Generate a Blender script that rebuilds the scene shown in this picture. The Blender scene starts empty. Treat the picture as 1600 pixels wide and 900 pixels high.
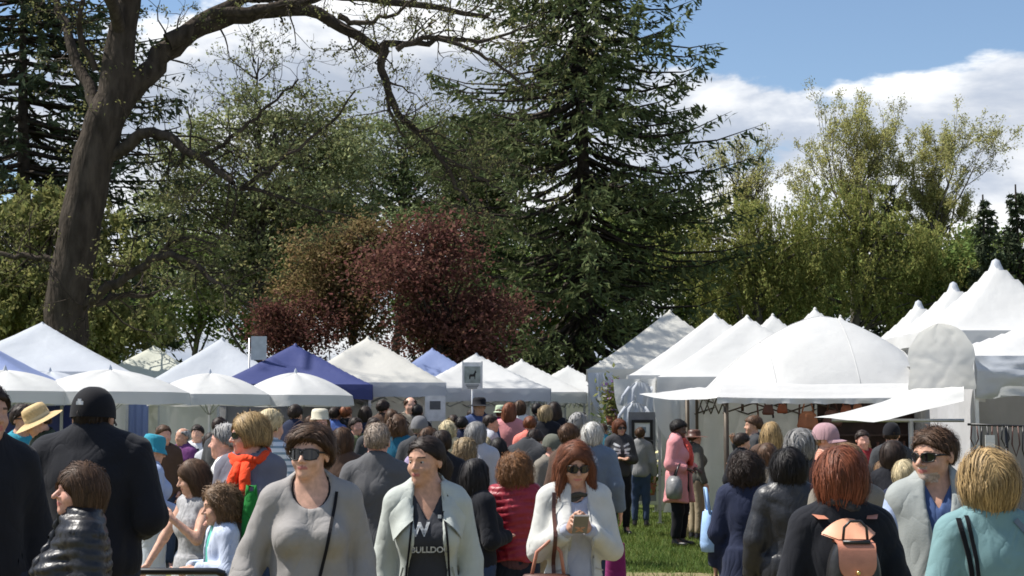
import bpy, bmesh, math, random, time
import numpy as np
from mathutils import Vector, Matrix
T0 = time.time()
R = math.radians
scene = bpy.context.scene
COL = scene.collection
rng = np.random.default_rng(7)
random.seed(7)

# ------------------------------------------------------------------ camera, sky, sun, exposure
CAM_H, FPX, HORIZON = 1.68, 2400.0, 655.0
PITCH = math.atan((HORIZON - 450.0) / FPX)
cam_d = bpy.data.cameras.new('camera')
cam = bpy.data.objects.new('camera', cam_d)
COL.objects.link(cam)
cam.location = (0, 0, CAM_H)
cam.rotation_euler = (math.pi / 2 + PITCH, 0, 0)
cam_d.sensor_width = 36.0
cam_d.lens = 36.0 * FPX / 1600.0
cam_d.clip_start = 0.1
cam_d.clip_end = 3000.0
scene.camera = cam

SUN_EL, SUN_AZ = 56.0, -81.0       # azimuth measured from +Y (into the picture) towards +X; negative = from the left
sun_dir = Vector((math.sin(R(SUN_AZ)) * math.cos(R(SUN_EL)), math.cos(R(SUN_AZ)) * math.cos(R(SUN_EL)), math.sin(R(SUN_EL))))
sun_d = bpy.data.lights.new('sun', 'SUN')
sun_d.energy = 5.0
sun_d.angle = R(0.53)
sun_d.color = (1.0, 0.955, 0.88)
sun = bpy.data.objects.new('sun', sun_d)
COL.objects.link(sun)
sun.location = (-30, -10, 45)
sun.rotation_euler = (-sun_dir).to_track_quat('-Z', 'Y').to_euler()

world = bpy.data.worlds.new('World')
scene.world = world
world.use_nodes = True
def build_world():
    nt = world.node_tree
    nt.nodes.clear()
    N, L = nt.nodes.new, nt.links.new
    out = N('ShaderNodeOutputWorld')
    bg = N('ShaderNodeBackground')
    bg.inputs['Strength'].default_value = 0.096
    sky = N('ShaderNodeTexSky')
    sky.sky_type = 'NISHITA'
    sky.sun_disc = False
    sky.sun_elevation = R(SUN_EL)
    sky.sun_rotation = R(SUN_AZ)
    sky.air_density = 1.0
    sky.dust_density = 0.25
    sky.ozone_density = 2.2
    tc = N('ShaderNodeTexCoord')
    sep = N('ShaderNodeSeparateXYZ')
    L(tc.outputs['Generated'], sep.inputs[0])
    def math_(op, a, b=None, clamp=False):
        m = N('ShaderNodeMath'); m.operation = op; m.use_clamp = clamp
        for i, v in enumerate((a, b)):
            if v is None: continue
            if isinstance(v, (int, float)): m.inputs[i].default_value = v
            else: L(v, m.inputs[i])
        return m.outputs[0]
    def mapr(v, a, b, c, d, smooth=True):
        m = N('ShaderNodeMapRange')
        m.interpolation_type = 'SMOOTHSTEP' if smooth else 'LINEAR'
        L(v, m.inputs[0])
        for i, q in enumerate((a, b, c, d)): m.inputs[i + 1].default_value = q
        return m.outputs[0]
    def cloud_noise(dz):
        mp = N('ShaderNodeMapping')
        mp.inputs['Location'].default_value = (CLOUD_SEED[0], CLOUD_SEED[1], CLOUD_SEED[2] + dz)
        mp.inputs['Scale'].default_value = (1.0, 1.0, 2.3)
        L(tc.outputs['Generated'], mp.inputs[0])
        n = N('ShaderNodeTexNoise')
        n.inputs['Scale'].default_value = 3.4
        n.inputs['Detail'].default_value = 9.0
        n.inputs['Roughness'].default_value = 0.55
        n.inputs['Distortion'].default_value = 0.25
        L(mp.outputs[0], n.inputs['Vector'])
        return n.outputs['Fac']
    n0 = cloud_noise(0.0)
    n1 = cloud_noise(0.055)
    bias = mapr(sep.outputs['Z'], 0.180, 0.262, 0.215, -0.045)
    dens = math_('ADD', n0, bias)
    mask = mapr(dens, 0.525, 0.57, 0.0, 1.0)
    lit = math_('SUBTRACT', n0, n1)
    lit = mapr(lit, -0.07, 0.09, 0.0, 1.0)
    thick = mapr(dens, 0.56, 0.85, 1.0, 0.82)
    ramp = N('ShaderNodeMix'); ramp.data_type = 'RGBA'
    L(lit, ramp.inputs[0])
    ramp.inputs[6].default_value = (3.9, 4.4, 5.3, 1)
    ramp.inputs[7].default_value = (8.3, 8.4, 8.5, 1)
    cm = N('ShaderNodeMix'); cm.data_type = 'RGBA'; cm.blend_type = 'MULTIPLY'
    cm.inputs[0].default_value = 1.0
    L(ramp.outputs[2], cm.inputs[6])
    cb = N('ShaderNodeCombineColor')
    for i in range(3): L(thick, cb.inputs[i])
    L(cb.outputs[0], cm.inputs[7])
    mix = N('ShaderNodeMix'); mix.data_type = 'RGBA'
    L(mask, mix.inputs[0])
    L(sky.outputs[0], mix.inputs[6])
    L(cm.outputs[2], mix.inputs[7])
    L(mix.outputs[2], bg.inputs['Color'])
    L(bg.outputs[0], out.inputs[0])
CLOUD_SEED = (13.7, 2.6, 1.4)
build_world()

scene.view_settings.view_transform = 'Standard'
scene.view_settings.look = 'None'
scene.view_settings.gamma = 1.0
scene.view_settings.exposure = 0.56
scene.view_settings.use_curve_mapping = False
scene.render.engine = 'CYCLES'
scene.cycles.use_denoising = True
scene.cycles.max_bounces = 6
scene.cycles.diffuse_bounces = 3
scene.cycles.glossy_bounces = 2
scene.cycles.transmission_bounces = 4
scene.cycles.transparent_max_bounces = 4
scene.cycles.filter_width = 1.7

def at(px, py, d):
    """world point at depth Y = d that the picture shows at (px, py) of 1600 x 900"""
    u, v = (px - 800.0) / FPX, (450.0 - py) / FPX
    c, s = math.cos(PITCH), math.sin(PITCH)
    dx, dy, dz = u, c - v * s, s + v * c
    k = d / dy
    return Vector((dx * k, d, CAM_H + dz * k))

# ------------------------------------------------------------------ object helpers
def tag(o, label=None, cat=None, group=None, kind=None):
    if label: o['label'] = label
    if cat: o['category'] = cat
    if group: o['group'] = group
    if kind: o['kind'] = kind
    return o

def empty(name, loc=(0, 0, 0), rz=0.0, scale=1.0):
    o = bpy.data.objects.new(name, None)
    o.empty_display_size = 0.2
    COL.objects.link(o)
    o.location = loc
    o.rotation_euler = (0, 0, rz)
    o.scale = (scale,) * 3
    return o

def link(name, me, mat, parent=None):
    o = bpy.data.objects.new(name, me)
    COL.objects.link(o)
    if parent is not None: o.parent = parent
    if mat is not None:
        if not isinstance(mat, (list, tuple)): mat = [mat]
        if len(me.materials) == 0:
            for m in mat: me.materials.append(m)
        else:
            for i, m in enumerate(mat):
                o.material_slots[i].link = 'OBJECT'
                o.material_slots[i].material = m
    return o

def mesh_np(name, V, quads=None, tris=None, smooth=True, mat_idx=None):
    """fast mesh from numpy arrays"""
    me = bpy.data.meshes.new(name)
    V = np.asarray(V, dtype=np.float32)
    nq = 0 if quads is None else len(quads)
    ntr = 0 if tris is None else len(tris)
    me.vertices.add(len(V))
    me.vertices.foreach_set('co', V.ravel())
    loops = []
    starts = []
    tot = 0
    if nq:
        q = np.asarray(quads, dtype=np.int32)
        loops.append(q.ravel()); starts.append(np.arange(nq, dtype=np.int32) * 4); tot = nq * 4
    if ntr:
        t = np.asarray(tris, dtype=np.int32)
        loops.append(t.ravel()); starts.append(tot + np.arange(ntr, dtype=np.int32) * 3)
    loops = np.concatenate(loops); starts = np.concatenate(starts)
    me.loops.add(len(loops))
    me.loops.foreach_set('vertex_index', loops)
    me.polygons.add(nq + ntr)
    me.polygons.foreach_set('loop_start', starts)
    me.polygons.foreach_set('use_smooth', np.full(nq + ntr, smooth, dtype=bool))
    if mat_idx is not None:
        me.polygons.foreach_set('material_index', np.asarray(mat_idx, dtype=np.int32))
    me.update(calc_edges=True)
    me.validate()
    return me

class MB:
    """collects boxes, tubes, sheets into one mesh"""
    def __init__(s): s.V, s.F, s.S = [], [], []
    def add(s, V, F, smooth=False):
        b = len(s.V)
        s.V += [tuple(v) for v in V]
        s.F += [tuple(i + b for i in f) for f in F]
        s.S += [smooth] * len(F)
        return s
    def box(s, c, size, rz=0.0, M=None):
        sx, sy, sz = [q / 2 for q in size]
        P = [Vector((x, y, z)) for z in (-sz, sz) for y in (-sy, sy) for x in (-sx, sx)]
        Mx = Matrix.Translation(Vector(c)) @ (Matrix.Rotation(rz, 4, 'Z') if M is None else M)
        return s.add([Mx @ p for p in P], [(0, 2, 3, 1), (4, 5, 7, 6), (0, 1, 5, 4), (2, 6, 7, 3), (0, 4, 6, 2), (1, 3, 7, 5)])
    def tube(s, pts, rad, n=8, cap=True, smooth=True):
        pts = [Vector(p) for p in pts]
        m = len(pts)
        if not isinstance(rad, (list, tuple)): rad = [rad] * m
        V, F = [], []
        up = None
        for i, p in enumerate(pts):
            t = (pts[min(i + 1, m - 1)] - pts[max(i - 1, 0)])
            if t.length < 1e-9: t = Vector((0, 0, 1))
            t.normalize()
            if up is None:
                up = Vector((0, 0, 1)) if abs(t.z) < 0.9 else Vector((1, 0, 0))
            a = up - t * up.dot(t)
            if a.length < 1e-6: a = t.orthogonal()
            a.normalize(); up = a
            b = t.cross(a)
            for k in range(n):
                w = 2 * math.pi * k / n
                V.append(p + (a * math.cos(w) + b * math.sin(w)) * rad[i])
        for i in range(m - 1):
            for k in range(n):
                F.append((i * n + k, i * n + (k + 1) % n, (i + 1) * n + (k + 1) % n, (i + 1) * n + k))
        if cap:
            F.append(tuple(reversed(range(n)))); F.append(tuple((m - 1) * n + k for k in range(n)))
        return s.add(V, F, smooth)
    def sheet(s, grid, smooth=True):
        """grid: list of rows of points"""
        h, w = len(grid), len(grid[0])
        V = [p for row in grid for p in row]
        F = [(i * w + j, i * w + j + 1, (i + 1) * w + j + 1, (i + 1) * w + j) for i in range(h - 1) for j in range(w - 1)]
        return s.add(V, F, smooth)
    def lathe(s, prof, c=(0, 0, 0), n=16, M=None, smooth=True):
        V, F = [], []
        Mx = Matrix.Translation(Vector(c)) @ (M or Matrix())
        for (r, z) in prof:
            for k in range(n):
                w = 2 * math.pi * k / n
                V.append(Mx @ Vector((r * math.cos(w), r * math.sin(w), z)))
        for i in range(len(prof) - 1):
            for k in range(n):
                F.append((i * n + k, i * n + (k + 1) % n, (i + 1) * n + (k + 1) % n, (i + 1) * n + k))
        return s.add(V, F, smooth)
    def build(s, name, mat, parent=None):
        me = bpy.data.meshes.new(name)
        me.from_pydata([tuple(v) for v in s.V], [], s.F)
        me.polygons.foreach_set('use_smooth', s.S)
        me.update()
        return link(name, me, mat, parent)

# ------------------------------------------------------------------ materials
MATS = {}
def mat(key, color, rough=0.8, vary=0.15, nscale=8.0, bump=0.0, bscale=60.0, spec=0.3, metal=0.0, translucent=0.0,
        island=0.0, hue=0.0, sheen=0.0, color2=None, stretch=(1, 1, 1), bdist=0.01, stripes=None, wrinkle=0.0):
    if key in MATS: return MATS[key]
    m = bpy.data.materials.new(key)
    MATS[key] = m
    m.use_nodes = True
    nt = m.node_tree
    N, L = nt.nodes.new, nt.links.new
    pb = nt.nodes['Principled BSDF']
    out = nt.nodes['Material Output']
    pb.inputs['Roughness'].default_value = rough
    pb.inputs['Specular IOR Level'].default_value = spec
    pb.inputs['Metallic'].default_value = metal
    if sheen: pb.inputs['Sheen Weight'].default_value = sheen
    tc = N('ShaderNodeTexCoord')
    mp = N('ShaderNodeMapping'); mp.inputs['Scale'].default_value = stretch
    L(tc.outputs['Object'], mp.inputs[0])
    n = N('ShaderNodeTexNoise')
    n.inputs['Scale'].default_value = nscale; n.inputs['Detail'].default_value = 5.0
    L(mp.outputs[0], n.inputs['Vector'])
    mx = N('ShaderNodeMix'); mx.data_type = 'RGBA'
    c = Vector(color[:3])
    c2 = Vector(color2[:3]) if color2 else c * (1 + vary)
    c1 = c if color2 else c * (1 - vary)
    mx.inputs[6].default_value = (*c1, 1); mx.inputs[7].default_value = (*c2, 1)
    mr = N('ShaderNodeMapRange'); mr.inputs[1].default_value = 0.3; mr.inputs[2].default_value = 0.7
    L(n.outputs['Fac'], mr.inputs[0]); L(mr.outputs[0], mx.inputs[0])
    col = mx.outputs[2]
    if stripes:
        sc, c3, thr, axis = stripes
        sp = N('ShaderNodeSeparateXYZ'); L(tc.outputs['Object'], sp.inputs[0])
        mm = N('ShaderNodeMath'); mm.operation = 'MULTIPLY'; L(sp.outputs[axis], mm.inputs[0]); mm.inputs[1].default_value = sc
        fr = N('ShaderNodeMath'); fr.operation = 'FRACT'; L(mm.outputs[0], fr.inputs[0])
        gt = N('ShaderNodeMath'); gt.operation = 'GREATER_THAN'; L(fr.outputs[0], gt.inputs[0]); gt.inputs[1].default_value = thr
        m2 = N('ShaderNodeMix'); m2.data_type = 'RGBA'; L(gt.outputs[0], m2.inputs[0]); L(col, m2.inputs[6]); m2.inputs[7].default_value = (*c3, 1)
        col = m2.outputs[2]
    if island or hue:
        g = N('ShaderNodeNewGeometry')
        hs = N('ShaderNodeHueSaturation')
        a = N('ShaderNodeMapRange'); a.inputs[3].default_value = 1 - island; a.inputs[4].default_value = 1 + island
        L(g.outputs['Random Per Island'], a.inputs[0]); L(a.outputs[0], hs.inputs['Value'])
        w = N('ShaderNodeTexWhiteNoise'); w.noise_dimensions = '1D'
        L(g.outputs['Random Per Island'], w.inputs['W'])
        b = N('ShaderNodeMapRange'); b.inputs[3].default_value = 0.5 - hue; b.inputs[4].default_value = 0.5 + hue
        L(w.outputs['Value'], b.inputs[0]); L(b.outputs[0], hs.inputs['Hue'])
        L(col, hs.inputs['Color'])
        col = hs.outputs[0]
    L(col, pb.inputs['Base Color'])
    if bump:
        bn = N('ShaderNodeTexNoise'); bn.inputs['Scale'].default_value = bscale; bn.inputs['Detail'].default_value = 4.0
        L(mp.outputs[0], bn.inputs['Vector'])
        bp = N('ShaderNodeBump'); bp.inputs['Strength'].default_value = bump; bp.inputs['Distance'].default_value = bdist
        L(bn.outputs['Fac'], bp.inputs['Height']); L(bp.outputs[0], pb.inputs['Normal'])
    if wrinkle:
        wn = N('ShaderNodeTexNoise'); wn.inputs['Scale'].default_value = 4.6; wn.inputs['Detail'].default_value = 2.5; wn.inputs['Distortion'].default_value = 1.1
        wm = N('ShaderNodeMapping'); wm.inputs['Scale'].default_value = (1.25, 1.25, 0.75); wm.inputs['Rotation'].default_value = (0.5, 0.35, 0.2)
        L(tc.outputs['Object'], wm.inputs[0]); L(wm.outputs[0], wn.inputs['Vector'])
        w1 = N('ShaderNodeMath'); w1.operation = 'SUBTRACT'; w1.inputs[1].default_value = 0.5; L(wn.outputs['Fac'], w1.inputs[0])
        w2 = N('ShaderNodeMath'); w2.operation = 'ABSOLUTE'; L(w1.outputs[0], w2.inputs[0])
        w3 = N('ShaderNodeMath'); w3.operation = 'POWER'; w3.inputs[1].default_value = 0.9; L(w2.outputs[0], w3.inputs[0])
        wb = N('ShaderNodeBump'); wb.inputs['Strength'].default_value = wrinkle; wb.inputs['Distance'].default_value = 0.05
        L(w3.outputs[0], wb.inputs['Height'])
        if bump: L(wb.outputs[0], bp.inputs['Normal'])
        else: L(wb.outputs[0], pb.inputs['Normal'])
    if translucent:
        tr = N('ShaderNodeBsdfTranslucent'); L(col, tr.inputs['Color'])
        ms = N('ShaderNodeMixShader'); ms.inputs[0].default_value = translucent
        L(pb.outputs[0], ms.inputs[1]); L(tr.outputs[0], ms.inputs[2]); L(ms.outputs[0], out.inputs['Surface'])
    return m

def cloth(key, color, rough=0.85, **k):
    d = dict(vary=0.06, nscale=14, bump=0.18, bscale=120, spec=0.15, sheen=0.06, bdist=0.003, wrinkle=0.38); d.update(k)
    return mat(key, color, rough, **d)
# ------------------------------------------------------------------ implicit surfaces -> meshes (bodies, garments, hair)
def axis(lo, hi, coarse, fines=()):
    out = [lo]; t = lo
    while t < hi:
        st = coarse
        for (a, b, f) in fines:
            if a - 0.5 * f <= t < b: st = min(st, f)
        t += st; out.append(t)
    return np.array(out, dtype=np.float32)

def surface_nets(F, xs, ys, zs):
    ins = F < 0
    c = [ins[:-1, :-1, :-1], ins[1:, :-1, :-1], ins[:-1, 1:, :-1], ins[1:, 1:, :-1],
         ins[:-1, :-1, 1:], ins[1:, :-1, 1:], ins[:-1, 1:, 1:], ins[1:, 1:, 1:]]
    al = c[0].copy(); an = c[0].copy()
    for q in c[1:]:
        al &= q; an |= q
    act = an & ~al
    I, J, K = np.nonzero(act)
    if len(I) == 0: return None, None
    idx = np.full(act.shape, -1, dtype=np.int32)
    idx[I, J, K] = np.arange(len(I))
    val = []; pos = []
    for b in range(8):
        di, dj, dk = b & 1, (b >> 1) & 1, (b >> 2) & 1
        val.append(F[I + di, J + dj, K + dk])
        pos.append(np.stack([xs[I + di], ys[J + dj], zs[K + dk]], 1))
    acc = np.zeros((len(I), 3), dtype=np.float64); cnt = np.zeros(len(I))
    for a, b in ((0, 1), (2, 3), (4, 5), (6, 7), (0, 2), (1, 3), (4, 6), (5, 7), (0, 4), (1, 5), (2, 6), (3, 7)):
        m = (val[a] < 0) != (val[b] < 0)
        va, vb = val[a][m], val[b][m]
        t = (va / (va - vb))[:, None]
        acc[m] += pos[a][m] * (1 - t) + pos[b][m] * t
        cnt[m] += 1
    V = acc / cnt[:, None]
    Q = []
    def faces(sa, sb, i, j, k, offs, flip):
        m = sa != sb
        a, b_, c_ = np.nonzero(m)
        s = sa[a, b_, c_]
        a = a + i; b_ = b_ + j; c_ = c_ + k
        q = np.stack([idx[a + o[0], b_ + o[1], c_ + o[2]] for o in offs], 1)
        f = s if not flip else ~s
        q[f] = q[f][:, ::-1]
        Q.append(q)
    faces(ins[:-1, 1:-1, 1:-1], ins[1:, 1:-1, 1:-1], 0, 1, 1, ((0, -1, -1), (0, -1, 0), (0, 0, 0), (0, 0, -1)), False)
    faces(ins[1:-1, :-1, 1:-1], ins[1:-1, 1:, 1:-1], 1, 0, 1, ((-1, 0, -1), (0, 0, -1), (0, 0, 0), (-1, 0, 0)), False)
    faces(ins[1:-1, 1:-1, :-1], ins[1:-1, 1:-1, 1:], 1, 1, 0, ((-1, -1, 0), (-1, 0, 0), (0, 0, 0), (0, -1, 0)), False)
    Q = np.concatenate(Q)
    Q = Q[(Q >= 0).all(1)]
    return V, Q

def cluster(V, Q, cell, keep=None, mi=None):
    """thin a mesh out by merging vertices per cell; kept vertices stay"""
    key = np.floor(V / cell).astype(np.int64)
    code = (key[:, 0] + 4096) * 67108864 + (key[:, 1] + 4096) * 8192 + (key[:, 2] + 4096)
    if keep is not None: code = np.where(keep, -1 - np.arange(len(V)), code)
    _, inv = np.unique(code, return_inverse=True)
    inv = inv.ravel(); n = inv.max() + 1
    cnt = np.bincount(inv, minlength=n).astype(float)
    W_ = np.stack([np.bincount(inv, V[:, i], n) / cnt for i in range(3)], 1)
    q = inv[Q]
    same = np.stack([q[:, i] == q[:, (i + 1) % 4] for i in range(4)], 1)
    opp = (q[:, 0] == q[:, 2]) | (q[:, 1] == q[:, 3])
    ns = same.sum(1)
    full = (ns == 0) & ~opp
    one = (ns == 1) & ~opp
    t = []
    qo, so = q[one], same[one]
    drop = so.argmax(1)
    T = np.stack([qo[np.arange(len(qo)), (drop + 1 + j) % 4] for j in range(3)], 1)
    def uniq(F):
        s = np.sort(F, 1); _, ix = np.unique(s, axis=0, return_index=True); return ix
    qf = q[full]; iq = uniq(qf) if len(qf) else np.zeros(0, int); it = uniq(T) if len(T) else np.zeros(0, int)
    m2 = None if mi is None else np.concatenate([mi[full][iq], mi[one][it]])
    return W_, qf[iq], T[it], m2

def smin(a, b, k):
    if k <= 0: return np.minimum(a, b)
    h = np.maximum(k - np.abs(a - b), 0) / k
    return np.minimum(a, b) - h * h * k * 0.25

def f_ell(X, Y, Z, c, r):
    k0 = np.sqrt(((X - c[0]) / r[0]) ** 2 + ((Y - c[1]) / r[1]) ** 2 + ((Z - c[2]) / r[2]) ** 2)
    k1 = np.sqrt(((X - c[0]) / r[0] ** 2) ** 2 + ((Y - c[1]) / r[1] ** 2) ** 2 + ((Z - c[2]) / r[2] ** 2) ** 2) + 1e-9
    return k0 * (k0 - 1) / k1

def f_cone(X, Y, Z, a, b, ra, rb, cut=None):
    ax, ay, az = b[0] - a[0], b[1] - a[1], b[2] - a[2]
    L2 = ax * ax + ay * ay + az * az + 1e-9
    px, py, pz = X - a[0], Y - a[1], Z - a[2]
    h0 = (px * ax + py * ay + pz * az) / L2
    h = np.clip(h0, 0, 1)
    d = np.sqrt((px - ax * h) ** 2 + (py - ay * h) ** 2 + (pz - az * h) ** 2) - (ra + (rb - ra) * h)
    if cut: d = np.maximum(d, (h0 - 1) * math.sqrt(L2))
    return d

class Grid:
    def __init__(s, xs, ys, zs):
        s.xs, s.ys, s.zs = xs, ys, zs
        s.X = xs[:, None, None]; s.Y = ys[None, :, None]; s.Z = zs[None, None, :]
    def new(s): return np.full((len(s.xs), len(s.ys), len(s.zs)), 0.5, dtype=np.float32)
    def sl(s, lo, hi):
        o = []
        for ax, a, b in ((s.xs, lo[0], hi[0]), (s.ys, lo[1], hi[1]), (s.zs, lo[2], hi[2])):
            i = max(0, int(np.searchsorted(ax, a)) - 1); j = min(len(ax), int(np.searchsorted(ax, b)) + 1)
            o.append(slice(i, max(j, i + 1)))
        return tuple(o)
    def loc(s, S): return s.X[S[0]], s.Y[:, S[1]], s.Z[:, :, S[2]]
    def prim(s, F, p, infl=0.0):
        kind, k = p[0], p[1]
        mg = 0.07 + k
        if kind == 'e':
            c, r = p[2], [q + infl for q in p[3]]
            lo = [c[i] - r[i] - mg for i in range(3)]; hi = [c[i] + r[i] + mg for i in range(3)]
            S = s.sl(lo, hi); X, Y, Z = s.loc(S)
            d = f_ell(X, Y, Z, c, r)
        else:
            a, b, ra, rb = p[2], p[3], p[4] + infl, p[5] + infl
            m = max(ra, rb) + mg
            lo = [min(a[i], b[i]) - m for i in range(3)]; hi = [max(a[i], b[i]) + m for i in range(3)]
            S = s.sl(lo, hi); X, Y, Z = s.loc(S)
            d = f_cone(X, Y, Z, a, b, ra, rb, cut=(kind == 't'))
        F[S] = smin(F[S], d.astype(np.float32), k)

HEAD_PIVOT = np.array([0.0, 0.012, 1.50])
def head_sdf(X, Y, Z, fw=1.0, jaw=1.0, nose=1.0):
    X = X / fw
    d = f_ell(X, Y, Z, (0, 0.014, 1.622), (0.073, 0.095, 0.081))
    d = smin(d, f_ell(X, Y, Z, (0, -0.028, 1.575), (0.062, 0.058, 0.078)), 0.03)
    d = smin(d, f_ell(X, Y, Z, (0, -0.030, 1.535), (0.052 * jaw, 0.056, 0.046)), 0.025)
    d = smin(d, f_ell(X, Y, Z, (0, -0.068, 1.497), (0.022 * jaw, 0.020, 0.017)), 0.03)
    A = np.abs(X)
    d = smin(d, f_ell(A, Y, Z, (0.036, -0.062, 1.558), (0.024, 0.02, 0.022)), 0.02)
    d = smin(d, f_cone(A, Y, Z, (0.010, -0.083, 1.608), (0.044, -0.066, 1.609), 0.008, 0.007), 0.014)
    e = f_ell(A, Y, Z, (0.030, -0.098, 1.590), (0.019, 0.017, 0.011))
    d = -smin(-d, e, 0.010)
    d = smin(d, f_cone(X, Y, Z, (0, -0.080, 1.602), (0, -0.108 * (0.5 + 0.5 * nose) , 1.560), 0.006, 0.0105 * nose), 0.010)
    d = smin(d, f_ell(A, Y, Z, (0.0115, -0.093, 1.557), (0.008, 0.010, 0.008)), 0.006)
    d = smin(d, f_ell(X, Y, Z, (0, -0.086, 1.5345), (0.023, 0.009, 0.0055)), 0.005)
    d = smin(d, f_ell(X, Y, Z, (0, -0.084, 1.5245), (0.019, 0.009, 0.006)), 0.005)
    ea = f_ell(A, Y, Z, (0.076, 0.012, 1.585), (0.009, 0.019, 0.031))
    d = smin(d, ea, 0.008)
    return d

# ---- hair volumes in head space
def hair_sdf(style, opt):
    t = opt.get('t', 0.014)
    fr = opt.get('fringe', 0.0)
    bot = opt.get('bot', 1.47)
    wide = opt.get('wide', 1.0)
    def face(X, Y, Z):
        return f_ell(X, Y, Z, (0, -0.105, 1.552 - fr * 0.5), (0.070, 0.078, 0.100 - fr * 0.5))
    ph = opt.get('seed', 0.0)
    def front(X, Y, Z, d):      # open the face all the way across, below the fringe
        return np.maximum(d, -f_ell(X, Y, Z, (0, -0.135, 1.525 - fr * 0.35), (0.22, 0.098, 0.105 - fr * 0.35)))
    def f(X, Y, Z):
        d = f0(X, Y, Z)
        return d + (0.0035 if style not in ('pony', 'bun') else 0.001) * np.sin(X * 41 + Z * 23 + ph) * np.sin(Z * 31 + Y * 27 + 2 * ph)
    def f0(X, Y, Z):
        cap = f_ell(X, Y, Z, (0, 0.016, 1.621), (0.074 + t, 0.096 + t, 0.083 + t))
        if opt.get('hat'): cap = np.maximum(cap, Z - 1.635)
        if style in ('short', 'bald', 'bun', 'pony'):
            d = np.maximum(cap, (1.595 - 0.62 * Y) - Z)
            d = np.maximum(d, -face(X, Y, Z))
            if style == 'bald': d = np.maximum(d, -f_ell(X, Y, Z, (0, -0.02, 1.70), (0.075, 0.10, 0.06)))
            if style == 'bun': d = smin(d, f_ell(X, Y, Z, (0, 0.118, 1.632), (0.045, 0.042, 0.042)), 0.02)
            if style == 'pony':
                d = smin(d, f_cone(X, Y, Z, (0, 0.105, 1.62), (0, 0.145, 1.55), 0.034, 0.046), 0.02)
                d = smin(d, f_cone(X, Y, Z, (0, 0.145, 1.55), (0, 0.125, 1.36), 0.048, 0.022), 0.03)
            return d
        if style == 'bob':
            v = f_ell(X, Y, Z, (0, 0.030, 1.56), (0.096 * wide, 0.098, 0.125))
            d = smin(cap, v, 0.05)
            d = np.maximum(d, bot + 0.008 * np.sin(X * 55 + ph) - Z)
            d = np.maximum(d, -face(X, Y, Z))
            return front(X, Y, Z, d)
        if style == 'long':
            A = np.abs(X)
            v = f_ell(X, Y, Z, (0, 0.045, 1.53), (0.100 * wide, 0.085, 0.15))
            d = smin(cap, v, 0.05)
            w = f_cone(A, Y, Z, (0.06, 0.02, 1.55), (0.085 * wide, 0.055, bot), 0.045, 0.03)
            d = smin(d, w, 0.05)
            b = f_cone(X, Y, Z, (0, 0.06, 1.55), (0, 0.085, bot), 0.07, 0.045)
            d = smin(d, b, 0.05)
            d = np.maximum(d, -face(X, Y, Z)); d = front(X, Y, Z, d)
            if opt.get('front'):
                w = f_cone(A, Y, Z, (0.078, -0.02, 1.58), (0.105, -0.085, bot), 0.024, 0.022)
                d = smin(d, w, 0.03)
            d = np.maximum(d, -face(X, Y, Z))
            return np.maximum(d, -f_ell(X, Y, Z, (0, -0.10, 1.46), (0.068, 0.09, 0.13)))
        # curly
        v = f_ell(X, Y, Z, (0, 0.030, 1.555), (0.122 * wide, 0.112, 0.135))
        d = smin(cap, v, 0.05)
        d = d + 0.010 * np.sin(X * 95 + 2 * np.sin(Z * 60)) * np.sin(Z * 88 + 1.3) * np.sin(Y * 91 + 0.4)
        d = np.maximum(d, bot - Z)
        d = np.maximum(d, -face(X, Y, Z))
        return front(X, Y, Z, d)
    return f

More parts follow.
